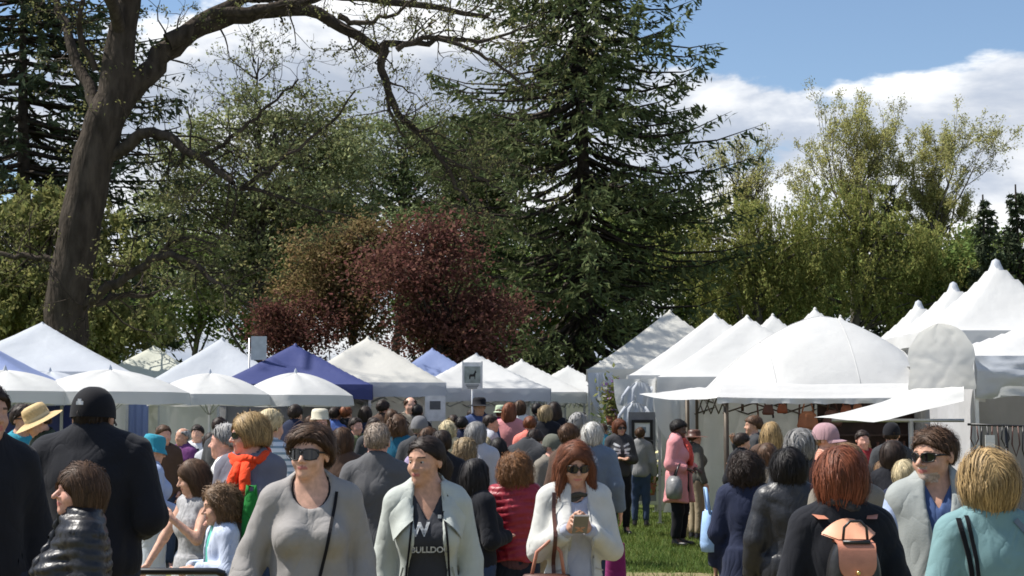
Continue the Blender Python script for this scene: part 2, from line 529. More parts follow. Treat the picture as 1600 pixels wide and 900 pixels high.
def hair_mesh(style, opt, res, nstr, rs):
    f = hair_sdf(style, opt)
    bot = opt.get('bot', 1.47)
    zlo = min(bot, 1.42, 1.33 if style == 'pony' else 9) - 0.04
    g = Grid(axis(-0.17, 0.17, res), axis(-0.16, 0.21, res), axis(zlo, 1.75, res))
    F = f(g.X, g.Y, g.Z).astype(np.float32)
    F = np.broadcast_to(F, (len(g.xs), len(g.ys), len(g.zs)))
    V, Q = surface_nets(np.array(F), g.xs, g.ys, g.zs)
    if nstr <= 0: return V, Q
    # strands lying on the volume
    cand = V[(V[:, 2] > opt.get('root', 1.575))]
    cand = cand[rs.integers(0, len(cand), nstr)]
    p = cand + rs.normal(0, 0.003, cand.shape)
    length = opt.get('len', 0.16) * rs.uniform(0.45, 1.1, nstr)
    steps = opt.get('steps', 7)
    st = (length / steps)[:, None]
    off = np.minimum(rs.exponential(opt.get('fly', 0.006) * 0.6, nstr), 0.025) - 0.002
    part = opt.get('part', 0.02)
    curl = opt.get('curl', 0.0)
    ph = rs.uniform(0, 6.28, nstr)
    def grad(q):
        e = 0.004
        G = np.stack([f(q[:, 0] + e, q[:, 1], q[:, 2]) - f(q[:, 0] - e, q[:, 1], q[:, 2]),
                      f(q[:, 0], q[:, 1] + e, q[:, 2]) - f(q[:, 0], q[:, 1] - e, q[:, 2]),
                      f(q[:, 0], q[:, 1], q[:, 2] + e) - f(q[:, 0], q[:, 1], q[:, 2] - e)], 1)
        return G / (np.linalg.norm(G, axis=1, keepdims=True) + 1e-9)
    side = np.sign(p[:, 0] - part + rs.normal(0, 0.006, nstr))
    back = np.where(p[:, 1] > 0.06, 0.9, 0.15) if opt.get('comb') is None else np.full(nstr, opt['comb'])
    P = [p.copy()]; NN = []
    for i in range(steps):
        n = grad(p)
        d = np.stack([side * 0.75 * np.clip((p[:, 2] - 1.60) * 10, 0, 1), back * np.clip((p[:, 2] - 1.58) * 10, -0.05, 1), np.full(nstr, -0.55)], 1)
        d += rs.normal(0, 0.10, d.shape)
        d -= n * (d * n).sum(1, keepdims=True)
        d /= np.linalg.norm(d, axis=1, keepdims=True) + 1e-9
        p = p + d * st
        n = grad(p)
        dist = f(p[:, 0], p[:, 1], p[:, 2])
        p = p - n * np.clip(dist - off, -0.02, 0.02)[:, None]
        if curl:
            b = np.cross(n, d)
            q = p + b * (curl * np.sin(ph + i * 1.7))[:, None] + n * (curl * 0.7 * np.cos(ph + i * 1.7))[:, None]
        else: q = p
        P.append(q.copy()); NN.append(n)
    NN = [NN[0]] + NN
    w = opt.get('w', 0.0035)
    fr = opt.get('fringe', 0.0)
    ok = np.ones(nstr, bool)
    for q in P:          # no strands across the face
        e1 = f_ell(q[:, 0], q[:, 1], q[:, 2], (0, -0.135, 1.525 - fr * 0.35), (0.22, 0.094, 0.101 - fr * 0.35))
        e2 = f_ell(q[:, 0], q[:, 1], q[:, 2], (0, -0.105, 1.552 - fr * 0.5), (0.066, 0.074, 0.096 - fr * 0.5))
        ok &= (e2 > 0) & ((e1 > 0) | bool(opt.get('front')))
        if style in ('short', 'bald'): ok &= q[:, 2] > 1.575 - 0.62 * q[:, 1]
        if opt.get('hat'): ok &= q[:, 2] < 1.625
    P = [q[ok] for q in P]; NN = [q[ok] for q in NN]; nstr = int(ok.sum())
    SV = []; 
    for i in range(steps + 1):
        d = P[min(i + 1, steps)] - P[max(i - 1, 0)]
        b = np.cross(d, NN[i]); b /= np.linalg.norm(b, axis=1, keepdims=True) + 1e-9
        ww = w * (0.35 if i == steps else 1.0)
        SV.append(P[i] - b * ww + NN[i] * 0.001); SV.append(P[i] + b * ww + NN[i] * 0.001)
    SV = np.stack(SV, 1).reshape(-1, 3)          # strand-major
    base = (np.arange(nstr) * (2 * (steps + 1)))[:, None, None]
    k = np.arange(steps)[None, :, None] * 2
    q = base + k + np.array([0, 1, 3, 2])[None, None, :]
    q = q.reshape(-1, 4) + len(V)
    return np.concatenate([V, SV]), np.concatenate([Q, q])

# ---- hand templates (wrist at origin, fingers along -Z, palm facing +X for the right hand)
def hand_template(curl, q_=0.0050):
    g = Grid(axis(-0.06, 0.10, q_), axis(-0.075, 0.06, q_), axis(-0.21, 0.03, q_))
    F = g.new()
    g.prim(F, ('c', 0.0, (0, 0, 0.03), (0, 0, -0.02), 0.026, 0.023))
    g.prim(F, ('e', 0.02, (0.002, 0, -0.055), (0.014, 0.037, 0.048)))
    for i, (y, L) in enumerate(((-0.030, 0.068), (-0.010, 0.078), (0.010, 0.073), (0.029, 0.058))):
        p = np.array([0.002, y, -0.088 + abs(y) * 0.15])
        a = 0.1
        for s, (fr, rr) in enumerate(((0.42, 0.0085), (0.32, 0.0080), (0.26, 0.0070))):
            a2 = a + curl * (0.7 + 0.2 * s)
            q = p + L * fr * np.array([math.sin(a2), 0.04 * (i - 1.5), -math.cos(a2)])
            g.prim(F, ('c', 0.003, tuple(p), tuple(q), rr + 0.0006, rr))
            p, a = q, a2
    p0, p1, p2, p3 = (0.006, -0.022, -0.02), (0.018, -0.045, -0.05), (0.030, -0.052, -0.078), (0.038, -0.048, -0.104)
    g.prim(F, ('c', 0.012, p0, p1, 0.014, 0.012)); g.prim(F, ('c', 0.004, p1, p2, 0.011, 0.0095)); g.prim(F, ('c', 0.003, p2, p3, 0.0095, 0.008))
    return surface_nets(F, g.xs, g.ys, g.zs)
HANDS = {'relaxed': hand_template(0.28), 'grip': hand_template(0.85), 'flat': hand_template(0.08)}
for _k, _c in (('relaxed', 0.28), ('grip', 0.85), ('flat', 0.08)): HANDS[_k + '_low'] = hand_template(_c, 0.0105); HANDS[_k + '_far'] = hand_template(_c, 0.014)

def unit(v): return v / (np.linalg.norm(v) + 1e-9)

def place_hand(kind, wrist, fdir, palm, mirror):
    V, Q = HANDS[kind]
    z = -unit(np.array(fdir)); x = np.array(palm, float); x = unit(x - z * x.dot(z)); y = np.cross(z, x)
    W = V.copy()
    if mirror:
        W[:, 1] *= -1; Q = Q[:, ::-1]
    return np.array(wrist) + W[:, :1] * x + W[:, 1:2] * y + W[:, 2:3] * z, Q

SKINS = {
    'fair': mat('skin_fair', (0.62, 0.36, 0.26), 0.5, vary=0.17, nscale=38, bump=0.1, bscale=300, spec=0.35, bdist=0.001),
    'tan': mat('skin_tan', (0.52, 0.29, 0.20), 0.5, vary=0.17, nscale=38, bump=0.1, bscale=300, spec=0.35, bdist=0.001),
    'pink': mat('skin_pink', (0.64, 0.34, 0.26), 0.5, vary=0.17, nscale=38, bump=0.1, bscale=300, spec=0.35, bdist=0.001),
    'deep': mat('skin_deep', (0.10, 0.055, 0.04), 0.45, vary=0.17, nscale=38, bump=0.1, bscale=300, spec=0.4, bdist=0.001),
}
LIPS = mat('lips', (0.46, 0.17, 0.15), 0.4)
BROW = mat('brow', (0.10, 0.06, 0.04), 0.8)
EYE_WHITE = mat('eye_white', (0.42, 0.39, 0.37), 0.35, vary=0.02)
EYE_IRIS = mat('eye_iris', (0.03, 0.02, 0.015), 0.15)
LENS = mat('sunglass_lens', (0.012, 0.011, 0.012), 0.08, spec=0.6)
BLACK_PLASTIC = mat('black_plastic', (0.015, 0.015, 0.016), 0.35, spec=0.5)

def hairmat(key, c, **k):
    d = dict(rough=0.58, vary=0.3, nscale=26, spec=0.28, island=0.45, stretch=(1, 1, 0.25)); d.update(k)
    return mat('hair_' + key, c, **d)
HAIR = {
    'black': hairmat('black', (0.012, 0.010, 0.010)), 'dark': hairmat('dark', (0.028, 0.018, 0.014)),
    'brown': hairmat('brown', (0.075, 0.040, 0.022)), 'lightbrown': hairmat('lightbrown', (0.16, 0.095, 0.05)),
    'auburn': hairmat('auburn', (0.15, 0.050, 0.022)), 'red': hairmat('red', (0.17, 0.052, 0.025)),
    'ginger': hairmat('ginger', (0.20, 0.095, 0.04)), 'blonde': hairmat('blonde', (0.33, 0.225, 0.105), island=0.55),
    'ash': hairmat('ash', (0.25, 0.185, 0.105)), 'platinum': hairmat('platinum', (0.47, 0.39, 0.24)),
    'grey': hairmat('grey', (0.22, 0.215, 0.21)), 'white': hairmat('white', (0.50, 0.485, 0.45)), 'sandgrey': hairmat('sandgrey', (0.30, 0.24, 0.19)),
}

ARMS = {   # (elbow, wrist) of the arm on +x; mirrored for the other
    'down': ((0.228, 0.035, 1.120), (0.246, -0.045, 0.885)),
    'swing': ((0.204, -0.03, 1.115), (0.189, -0.17, 0.92)),
    'bent': ((0.228, 0.03, 1.12), (0.145, -0.17, 1.06)),
    'front': ((0.222, 0.00, 1.12), (0.075, -0.215, 1.14)),
    'fold': ((0.187, -0.05, 1.13), (-0.026, -0.19, 1.12)),
    'phone': ((0.217, -0.03, 1.115), (0.053, -0.215, 1.235)),
    'pocket': ((0.231, 0.06, 1.12), (0.176, -0.06, 0.93)),
    'back': ((0.204, 0.08, 1.12), (0.207, 0.06, 0.87)),
    'up': ((0.191, -0.14, 1.20), (0.097, -0.22, 1.38)),
}
PEOPLE = {}

def person(key, label, px, top, d, yaw=180.0, H=None, lod=1, skin='fair', hair=('short', 'brown', {}), layers=(), legs=None,
           head_yaw=0.0, pitch=0.0, arms=('down', 'down'), hands=('relaxed', 'relaxed'), bw=1.0, bd=1.0, bust=1.0, belly=0.0, hs=1.0,
           head_dz=0.0, head_fwd=0.0, face=(1, 1, 1), eyes=False, group='people milling about the fair', stance=0.0, z0=0.0, sit=False, sh=1.0, lean=0.0, beard=None, fingers=False):
    """one person standing at depth d, the crown of the head (without hat) at picture row `top`"""
    P0 = at(px, top, d)
    if H is None: H = P0.z - z0 - 0.012
    k = H / (1.70 + head_dz)
    rs = np.random.default_rng(abs(hash(key)) % 99991 if False else sum(ord(c) * (i + 3) for i, c in enumerate(key)))
    root = empty('person', (P0.x, d, z0), R(yaw), k)
    if lean: root.rotation_euler = (R(lean), 0, R(yaw))
    tag(root, label, 'person', group)
    fine = {0: 0.0066, 1: 0.0105, 2: 0.0150}[lod]
    coarse = {0: 0.0155, 1: 0.023, 2: 0.034}[lod]
    # head frame
    Rm = np.array((Matrix.Rotation(R(head_yaw), 3, 'Z') @ Matrix.Rotation(R(pitch), 3, 'X')))
    off = np.array([0, -head_fwd, head_dz])
    def h2b(V): return HEAD_PIVOT + off + hs * ((np.asarray(V) - HEAD_PIVOT) @ Rm.T)
    hc = h2b(np.array([[0, -0.01, 1.585]]))[0]
    # joints
    S = sh; bw0 = bw; bw = bw * 0.92
    shx = 0.153 * (0.55 + 0.45 * bw) * S
    J = {}
    for s_, sp in ((-1, arms[0]), (1, arms[1])):
        e, w = ARMS[sp] if isinstance(sp, str) else sp
        e = np.array(e, float) * (1, 1, 1); w = np.array(w, float)
        if isinstance(sp, str):
            e[0] = (e[0] + (shx - 0.153) * 1.2) * s_; w[0] = (w[0] + (shx - 0.153) * (1.0 if w[0] > 0.12 else 0.2)) * s_
        J[s_] = (np.array([s_ * shx, 0.012, 1.385]), e, w)
    ys_ = [q[1] for s_ in J for q in J[s_]]; xs_ = [q[0] for s_ in J for q in J[s_]]
    xlo, xhi = min(min(xs_) - 0.12, -0.30), max(max(xs_) + 0.12, 0.30)
    ylo, yhi = min(min(ys_) - 0.10, -0.27), max(max(ys_) + 0.10, 0.25)
    rr = 0.125 * hs
    g = Grid(axis(xlo, xhi, coarse, [(hc[0] - rr, hc[0] + rr, fine)]), axis(ylo, yhi, coarse, [(hc[1] - rr * 1.15, hc[1] + rr * 1.1, fine)]),
             axis(-0.02, max(1.75, hc[2] + 0.14 * hs), coarse, [(hc[2] - 0.11 * hs, hc[2] + 0.14 * hs, fine)]))
    # --- primitives
    tor = [('e', 0.0, (0, 0.012, 0.935), (0.160 * bw, 0.118 * bd, 0.125)),
           ('e', 0.07, (0, 0.0 - belly * 0.4, 1.08), ((0.136 + belly * 0.25) * bw, (0.098 + belly * 0.5) * bd, 0.15)),
           ('e', 0.07, (0, 0.010, 1.27), (0.150 * bw, 0.108 * bd, 0.165)),
           ('c', 0.07, (-shx * 0.92, 0.012, 1.392), (shx * 0.92, 0.012, 1.392), 0.050, 0.050),
           ('c', 0.05, (-shx * 0.75, 0.016, 1.405), (0, 0.02, 1.468), 0.040, 0.050),
           ('c', 0.05, (shx * 0.75, 0.016, 1.405), (0, 0.02, 1.468), 0.040, 0.050)]
    if bust > 0:
        for s_ in (-1, 1): tor.append(('e', 0.05, (s_ * 0.072 * bw, -0.082 * bd, 1.235), (0.062, 0.055 * bust + 0.01, 0.062)))
    arm = {s_: [('c', 0.045, tuple(J[s_][0]), tuple(J[s_][1]), 0.049 * (0.5 + 0.5 * bw), 0.040 * (0.6 + 0.4 * bw)),
                ('c', 0.02, tuple(J[s_][1]), tuple(J[s_][2]), 0.040 * (0.6 + 0.4 * bw), 0.026)] for s_ in J}
    leg = {}
    kn_y, kn_z, an_y, an_z = -0.02, 0.49, 0.02, 0.085
    for s_ in (-1, 1):
        st = stance * s_
        if sit:
            leg[s_] = [('c', 0.05, (s_ * 0.088, 0, 0.90), (s_ * 0.11, -0.22, 0.87), 0.088, 0.06), ('c', 0.03, (s_ * 0.11, -0.22, 0.87), (s_ * 0.11, -0.20, 0.46), 0.058, 0.04)]
            ank = np.array([s_ * 0.11, -0.20, 0.46])
        else:
            leg[s_] = [('c', 0.05, (s_ * 0.085 * bw, 0.005, 0.90), (s_ * 0.095, kn_y - 0.10 * max(st, 0), kn_z), 0.090 * (0.5 + 0.5 * bw), 0.058),
                       ('c', 0.03, (s_ * 0.095, kn_y - 0.10 * max(st, 0), kn_z), (s_ * 0.10, an_y - 0.25 * st, an_z), 0.056, 0.038)]
            ank = np.array([s_ * 0.10, an_y - 0.25 * st, an_z])
        leg[s_].append(('c', 0.02, tuple(ank), tuple(ank + (s_ * 0.02, -0.13, -0.05)), 0.036, 0.030))
    # --- body (skin), one continuous surface
    F = g.new()
    for p in tor: g.prim(F, p)
    for s_ in (-1, 1):
        for p in arm[s_]: g.prim(F, p)
        for p in leg[s_]: g.prim(F, p)
    nk = h2b(np.array([[0, 0.004, 1.545]]))[0]
    g.prim(F, ('c', 0.05, (0, 0.022, 1.42), tuple(nk), 0.056 * (0.6 + 0.4 * bw), 0.050 * (0.7 + 0.3 * bw)))
    Sx = g.sl(hc - 0.17 * hs, hc + 0.17 * hs)
    X, Y, Z = np.broadcast_arrays(*g.loc(Sx))
    q = (np.stack([X, Y, Z], -1) - HEAD_PIVOT - off) @ Rm / hs + HEAD_PIVOT
    F[Sx] = smin(F[Sx], (head_sdf(q[..., 0], q[..., 1], q[..., 2], *face) * hs).astype(np.float32), 0.022)
    V, Q = surface_nets(F, g.xs, g.ys, g.zs)
    # face colours: lips, brows
    cen = V[Q].mean(1)
    ql = (cen - HEAD_PIVOT - off) @ Rm / hs + HEAD_PIVOT
    mi = np.zeros(len(Q), int)
    if lod < 2:
        A = np.abs(ql[:, 0])
        mi[(ql[:, 1] < -0.06) & (((ql[:, 0] / 0.024) ** 2 + ((ql[:, 2] - 1.530) / 0.0095) ** 2) < 1)] = 1
        mi[(ql[:, 1] < -0.05) & (A > 0.013) & (A < 0.048) & (np.abs(ql[:, 2] - (1.6135 - 0.1 * np.abs(A - 0.03))) < 0.0038)] = 2
    if beard:
        A = np.abs(ql[:, 0]); hd = (ql[:, 1] < -0.052 + 0.3 * A) & (ql[:, 2] > 1.480) & (A < .055)
        mi[hd & (ql[:, 2] < 1.5185 + 0.25 * np.maximum(A - .03, 0)) ] = 3
        mi[hd & (A < .026) & (np.abs(ql[:, 2] - 1.5435) < .0065) & (ql[:, 1] < -.07)] = 3
    bare = min([2.0] + [l.get('sleeve', 2.0) for l in layers]) < 1.99
    V, Q, TR, mi = cluster(V, Q, (0.021 if lod < 2 else 0.03) if bare else 0.06, np.linalg.norm(V - hc, axis=1) < 0.138 * hs, mi)
    # hands
    for s_, hk in ((-1, hands[0]), (1, hands[1])):
        sh_, e, w = J[s_]
        fd = unit(w - e)
        palm = (0, 0, -1.0) if abs(fd[2]) < 0.6 else (-s_, 0, 0)
        if isinstance(hk, tuple): hk, palm = hk[0], hk[1]
        hv, hq = place_hand(hk if (lod == 0 and fingers) else hk + ('_low' if lod < 2 else '_far'), w, fd, palm, s_ > 0)
        mi = np.concatenate([mi[:len(Q)], np.zeros(len(hq), int), mi[len(Q):]]); Q = np.concatenate([Q, hq + len(V)]); V = np.concatenate([V, hv])
    me = mesh_np('body', V, Q, TR if len(TR) else None, mat_idx=mi)
    body = link('body', me, [SKINS[skin], LIPS, BROW, beard or BROW], root)
    # --- garments
    info = dict(root=root, g=g, h2b=h2b, J=J, layers=[], H=H, k=k)
    FF = []
    for li, ly in enumerate(layers):
        t = ly.get('t', 0.014); sl = ly.get('sleeve', 2.0); hem = ly.get('hem', 0.86); ts = ly.get('ts', t)
        F = g.new()
        for p in tor: g.prim(F, p, t)
        for s_ in (-1, 1):
            if sl <= 0: continue
            a, b = arm[s_]
            if sl <= 1.0:
                e = J[s_][0] + (J[s_][1] - J[s_][0]) * sl
                g.prim(F, ('t', 0.022, a[2], tuple(e), a[4], a[5] + 0.006), ts)
            else:
                g.prim(F, (a[0], 0.022) + a[2:], ts)
                e = J[s_][1] + (J[s_][2] - J[s_][1]) * min(sl - 1.0, 1.0) * (1.02 if sl >= 2 else 1)
                rb = b[4] + (b[5] - b[4]) * (sl - 1.0) + ly.get('cuff', 0.0)
                g.prim(F, ('t', 0.025, b[2], tuple(e), b[4], rb), ts)
        if ly.get('skirt'):      # long coats and dresses
            z1, r1 = ly['skirt']
            Sx = slice(None), slice(None), slice(0, int(np.searchsorted(g.zs, 1.02)))
            X, Y, Z = g.X, g.Y, g.Z[:, :, Sx[2]]
            u = np.clip((1.0 - Z) / (1.0 - z1), 0, 1)
            rx = (0.150 * bw + t) * (1 - u) + r1 * u; ry = (0.115 * bd + t) * (1 - u) + r1 * 0.82 * u
            ang = np.arctan2(Y, X)
            rad = np.sqrt((X / rx) ** 2 + (Y / ry) ** 2) - 0.045 * u * np.sin(ang * 9 + rs.uniform(0, 6)) - 1
            F[Sx] = smin(F[Sx], np.maximum(rad * np.minimum(rx, ry), Z - 1.0).astype(np.float32), 0.05)
            hem = z1
        amp = ly.get('fold', 0.004 if lod < 2 else 0.0)
        if amp:
            fq = ly.get('freq', 1.0)
            s1, s2, s3 = rs.uniform(0, 6, 3)
            X, Y, Z = g.X, g.Y, g.Z
            w1 = np.sin(X * 9 * fq + 1.7 * np.sin(Z * 7 * fq + s1) + s2)
            r1 = np.abs(np.sin(Z * 19 * fq + 2.2 * w1 + X * 8 + Y * 9 + s3)); r2 = np.abs(np.sin(X * 17 * fq + 1.1 * np.sin(Z * 4 * fq + s3) + Y * 15 + s1))
            m1 = np.clip(np.sin(X * 8 + Z * 6 + s1), 0, 1); m2 = np.clip((1.34 - Z) / 0.35, 0.1, 1)
            F += (amp * (1.2 * m1 * (0.55 - np.sqrt(r1 + 0.01)) + 1.5 * m2 * (0.55 - np.sqrt(r2 + 0.01)))).astype(np.float32)
        if ly.get('puff'):
            pa, per = ly['puff']
            F -= (pa * np.abs(np.sin(math.pi * (g.Z + 0.015 * np.sin(g.X * 14) + 0.01 * np.sin(g.Y * 20)) / per)) - pa * 0.5).astype(np.float32)
        F = np.maximum(F, hem - g.Z + (0.010 * np.sin(g.X * 23 + 1) if lod < 2 else 0)).astype(np.float32)
        col = ly.get('collar')
        if col:
            h, rc = col[0], col[1]
            X, Y, Z = g.X, g.Y, g.Z
            zc = 1.455 + 0.35 * np.clip(Y, -0.08, 0.08)
            rq = np.sqrt(X ** 2 + (Y - 0.012) ** 2) - (rc + 0.12 * (Z - zc))
            cs = np.maximum(np.abs(rq) - 0.010, np.maximum(zc - 0.045 - Z, Z - zc - h))
            F = smin(F, cs.astype(np.float32), 0.012)
        nkk = ly.get('neck', ('crew', 0.0))
        X, Y, Z = g.X, g.Y, g.Z
        if nkk[0] == 'crew':
            F = np.maximum(F, -f_ell(X, Y, Z, (0, 0.0, 1.50), (0.072 + nkk[1], 0.075 + nkk[1], 0.065 + nkk[1]))) if not col else F
        elif nkk[0] == 'scoop':
            F = np.maximum(F, -f_ell(X, Y, Z, (nkk[3] if len(nkk) > 3 else 0, -0.10, 1.46), (nkk[1], 0.16, nkk[2])))
        elif nkk[0] == 'v':
            w_, dep = nkk[1], nkk[2]
            u = np.clip((Z - (1.46 - dep)) / dep, 0, 1.4)
            F = np.maximum(F, -np.maximum(np.abs(X) - w_ * u, np.maximum(Y - 0.01, 1.46 - dep - Z)))
        op = ly.get('open')
        if op:      # open front: half widths at top and hem, centre shift
            u = np.clip((1.45 - Z) / (1.45 - hem), -0.2, 1)
            hw = op[0] + (op[1] - op[0]) * u + 0.008 * np.sin(Z * 19)
            F = np.maximum(F, -np.maximum(np.abs(X - (op[2] if len(op) > 2 else 0)) - hw, Y - 0.0))
        for FP in FF:     # keep outer layers outside inner ones
            pass
        F = F.astype(np.float32)
        V, Q = surface_nets(F, g.xs, g.ys, g.zs)
        V, Q, TR, _ = cluster(V, Q, coarse * 0.95)
        o = link(ly.get('name', 'jacket'), mesh_np('garment', V, Q, TR if len(TR) else None), ly['mat'], root)
        FF.append(F); info['layers'].append((o, F))
    # --- legs
    if legs:
        F = g.new()
        t = legs.get('t', 0.016); len_ = legs.get('hem', 0.10)
        if legs.get('kind') == 'skirt':
            Sx = slice(None), slice(None), slice(0, int(np.searchsorted(g.zs, 1.04)))
            X, Y, Z = g.X, g.Y, g.Z[:, :, Sx[2]]
            u = np.clip((1.02 - Z) / (1.02 - len_), 0, 1)
            r1 = legs.get('r', 0.26)
            rx = (0.150 * bw + t) * (1 - u) + r1 * u; ry = (0.120 * bd + t) * (1 - u) + r1 * 0.85 * u
            rad = np.sqrt((X / rx) ** 2 + (Y / ry) ** 2) - 0.05 * u * np.sin(np.arctan2(Y, X) * 10) - 1
            F[Sx] = np.maximum(rad * np.minimum(rx, ry), Z - 1.02)
        else:
            g.prim(F, tor[0], t * 0.6); g.prim(F, tor[1], t * 0.4)
            for s_ in (-1, 1):
                for p in leg[s_][:2]: g.prim(F, p, t)
            if lod < 2: F += (0.005 * np.sin(g.Z * 30 + 3 * np.sin(g.X * 12) + g.Y * 18)).astype(np.float32)
            F = np.maximum(F, g.Z - 1.03)
        F = np.maximum(F, len_ + (0.4 if sit else 0) - g.Z).astype(np.float32)
        V, Q = surface_nets(F, g.xs, g.ys, g.zs)
        V, Q, TR, _ = cluster(V, Q, 0.045)
        link(legs.get('name', 'trousers'), mesh_np('legwear', V, Q, TR if len(TR) else None), legs['mat'], root)
        for s_ in (-1, 1):
            a = np.array(leg[s_][2][2]); b = np.array(leg[s_][2][3])
            gg = Grid(axis(a[0] - 0.09, a[0] + 0.1, 0.026), axis(b[1] - 0.09, a[1] + 0.10, 0.026), axis(b[2] - 0.06, a[2] + 0.08, 0.026))
            F = gg.new()
            gg.prim(F, ('c', 0.02, tuple(a + (0, 0.025, -0.045)), tuple(b + (0, -0.03, 0)), 0.040, 0.036))
            gg.prim(F, ('c', 0.02, tuple(a + (0, 0.01, -0.03)), tuple(a + (0, 0.0, 0.03)), 0.044, 0.045))
            F = np.maximum(F, (b[2] - 0.034) - gg.Z).astype(np.float32)
            V, Q = surface_nets(F, gg.xs, gg.ys, gg.zs)
            link('shoe', mesh_np('shoe', V, Q), legs.get('shoe', BLACK_LEATHER), root)
    # --- hair
    if hair:
        st, colr, opt = hair
        nst = {0: 2250, 1: 500, 2: 100}[lod] * opt.get('dens', 1.0)
        o2 = dict(opt)
        o2.setdefault('w', {0: 0.0014, 1: 0.0030, 2: 0.007}[lod]); o2.setdefault('steps', {0: 5, 1: 4, 2: 3}[lod]); o2['seed'] = float(rs.uniform(0, 6))
        if st in ('short', 'bald', 'bun', 'pony'): o2.setdefault('len', 0.07); o2.setdefault('root', 1.56)
        if st in ('bun', 'pony'): o2.setdefault('comb', 0.9)
        if st == 'long': o2.setdefault('len', 1.62 - opt.get('bot', 1.47)); o2.setdefault('root', 1.50)
        if st == 'curly': o2.setdefault('curl', 0.012); o2.setdefault('len', 0.13); o2.setdefault('root', 1.50); o2.setdefault('fly', 0.016)
        V, Q = hair_mesh(st, o2, {0: 0.012, 1: 0.016, 2: 0.020}[lod], int(nst), rs)
        link('hair', mesh_np('hair', h2b(V), Q), HAIR[colr], root)
    if eyes:
        for s_ in (-1, 1):
            b = MB(); b2 = MB()
            c = h2b(np.array([[s_ * 0.030, -0.0690, 1.590]]))[0]
            prof = [(0.0118 * math.sin(math.pi * i / 8), -0.0118 * math.cos(math.pi * i / 8)) for i in range(9)]
            b.lathe(prof, c, 12)
            e = b.build('eye', EYE_WHITE, root)
            gz = h2b(np.array([[s_ * 0.030 + eyes[0], -0.0772, 1.590 + eyes[1]]]))[0]
            prof = [(0.0060 * math.sin(math.pi * i / 6), -0.0060 * math.cos(math.pi * i / 6)) for i in range(7)]
            b2.lathe(prof, gz, 10)
            b2.build('iris', EYE_IRIS, e)
    PEOPLE[key] = info
    return info

BLACK_LEATHER = mat('black_leather', (0.018, 0.017, 0.017), 0.35, vary=0.3, bump=0.4, bscale=40, spec=0.5, bdist=0.004)

# ---- things worn on the head, built in head space
def hb_build(info, mb, name, m, parent=None):
    V = info['h2b'](np.array([tuple(v) for v in mb.V]))
    b = MB(); b.add([tuple(v) for v in V], mb.F); b.S = list(mb.S)
    return b.build(name, m, parent or info['root'])

def sunglasses(info, m=None, big=1.0, frame=None):
    b = MB(); lenses = []
    for s in (-1, 1):
        rows = []
        for j in range(5):
            v = -1 + j * 0.5
            row = []
            for i in range(7):
                u = -1 + i / 3.0
                hw = 0.027 * big * (1 - 0.18 * max(0, -v)) ; x = s * (0.0335 + u * hw)
                z = 1.590 + v * 0.0205 * big * (1 - 0.18 * abs(u) ** 2.5) - 0.001
                y = -0.0985 + (abs(x) ** 2) * 7.5
                row.append((x, y, z))
            rows.append(row)
        lb = MB(); lb.sheet(rows); lenses.append(lb)
        b.tube([(s * 0.060 * (0.6 + 0.4 * big), -0.070, 1.598), (s * 0.077, -0.03, 1.598), (s * 0.082, 0.02, 1.592), (s * 0.081, 0.045, 1.575)], [0.005, 0.004, 0.003, 0.002], 6)
        ring = [(s * (0.0335 + 0.0275 * big * math.cos(w)), -0.0985 + (0.0335 + s * s * 0.0275 * big * math.cos(w)) ** 2 * 7.5 - 0.001, 1.589 + 0.0195 * big * math.sin(w)) for w in [2 * math.pi * i / 16 for i in range(17)]]
        b.tube(ring, 0.0022, 5, cap=False)
    b.tube([(-0.009, -0.099, 1.596), (0, -0.103, 1.599), (0.009, -0.099, 1.596)], 0.0025, 6)
    o = hb_build(info, b, 'sunglasses', BLACK_PLASTIC)
    for lb in lenses: hb_build(info, lb, 'lens', m or LENS, o)
    return o

def ball_cap(info, m, back=False, brim=0.07, t=0.018, mark=None):
    b = MB()
    n = 24; rows = []
    for i in range(9):
        a = i / 8 * math.pi / 2
        r = math.cos(a) ** 0.8 if i < 8 else 0.001
        rows.append([((0.074 + t) * r * math.cos(w), 0.014 + (0.096 + t) * r * math.sin(w), 1.612 + (0.100 + t) * math.sin(a)) for w in [2 * math.pi * k / n for k in range(n + 1)]])
    b.sheet(rows)
    rows2 = [[(p[0], p[1], p[2] - 0.018) for p in rows[0]], rows[0]]
    b.sheet(rows2)
    o = hb_build(info, b, 'cap', m)
    b = MB()
    s = 1 if back else -1
    rows = []
    for j in range(4):
        v = j / 3
        rows.append([((0.086) * math.cos(w), 0.014 + s * ((0.108) * math.sin(w) + v * brim * math.sin(w) ** 0.7), 1.604 - 0.018 * v - 0.02 * v * abs(math.cos(w)) ** 2) for w in [math.pi * (0.08 + 0.84 * k / 12) for k in range(13)]])
    b.sheet(rows)
    b.sheet([[(p[0], p[1], p[2] - 0.004) for p in r] for r in rows])
    hb_build(info, b, 'brim', m, o)
    return o

def round_hat(info, m, brim=0.075, crown=0.10, droop=0.02, band=None, flat=0.0):
    b = MB()
    prof = [(0.092 + brim, -droop), (0.092 + brim * 0.5, -droop * 0.35), (0.093, 0.0), (0.091, crown * 0.55), (0.080, crown * 0.88), (0.055, crown * 0.98 - flat), (0.001, crown - flat * 1.5)]
    M = Matrix.Diagonal((1, 1.14, 1, 1))
    b.lathe(prof, (0, 0.014, 1.625), 28, M)
    o = hb_build(info, b, 'hat', m)
    if band:
        b = MB(); b.lathe([(0.0945, 0.002), (0.0935, 0.026)], (0, 0.014, 1.625), 28, M); hb_build(info, b, 'hat_band', band, o)
    return o

def front_y(F, g, x, z, side=-1):
    v = [front_y1(F, g, x + a, z + b, side) for a, b in ((0, 0), (-.008, 0), (.008, 0), (0, -.009), (0, .009))]
    v = [q for q in v if q is not None]
    if not v: return None
    return min(v) if side < 0 else max(v)

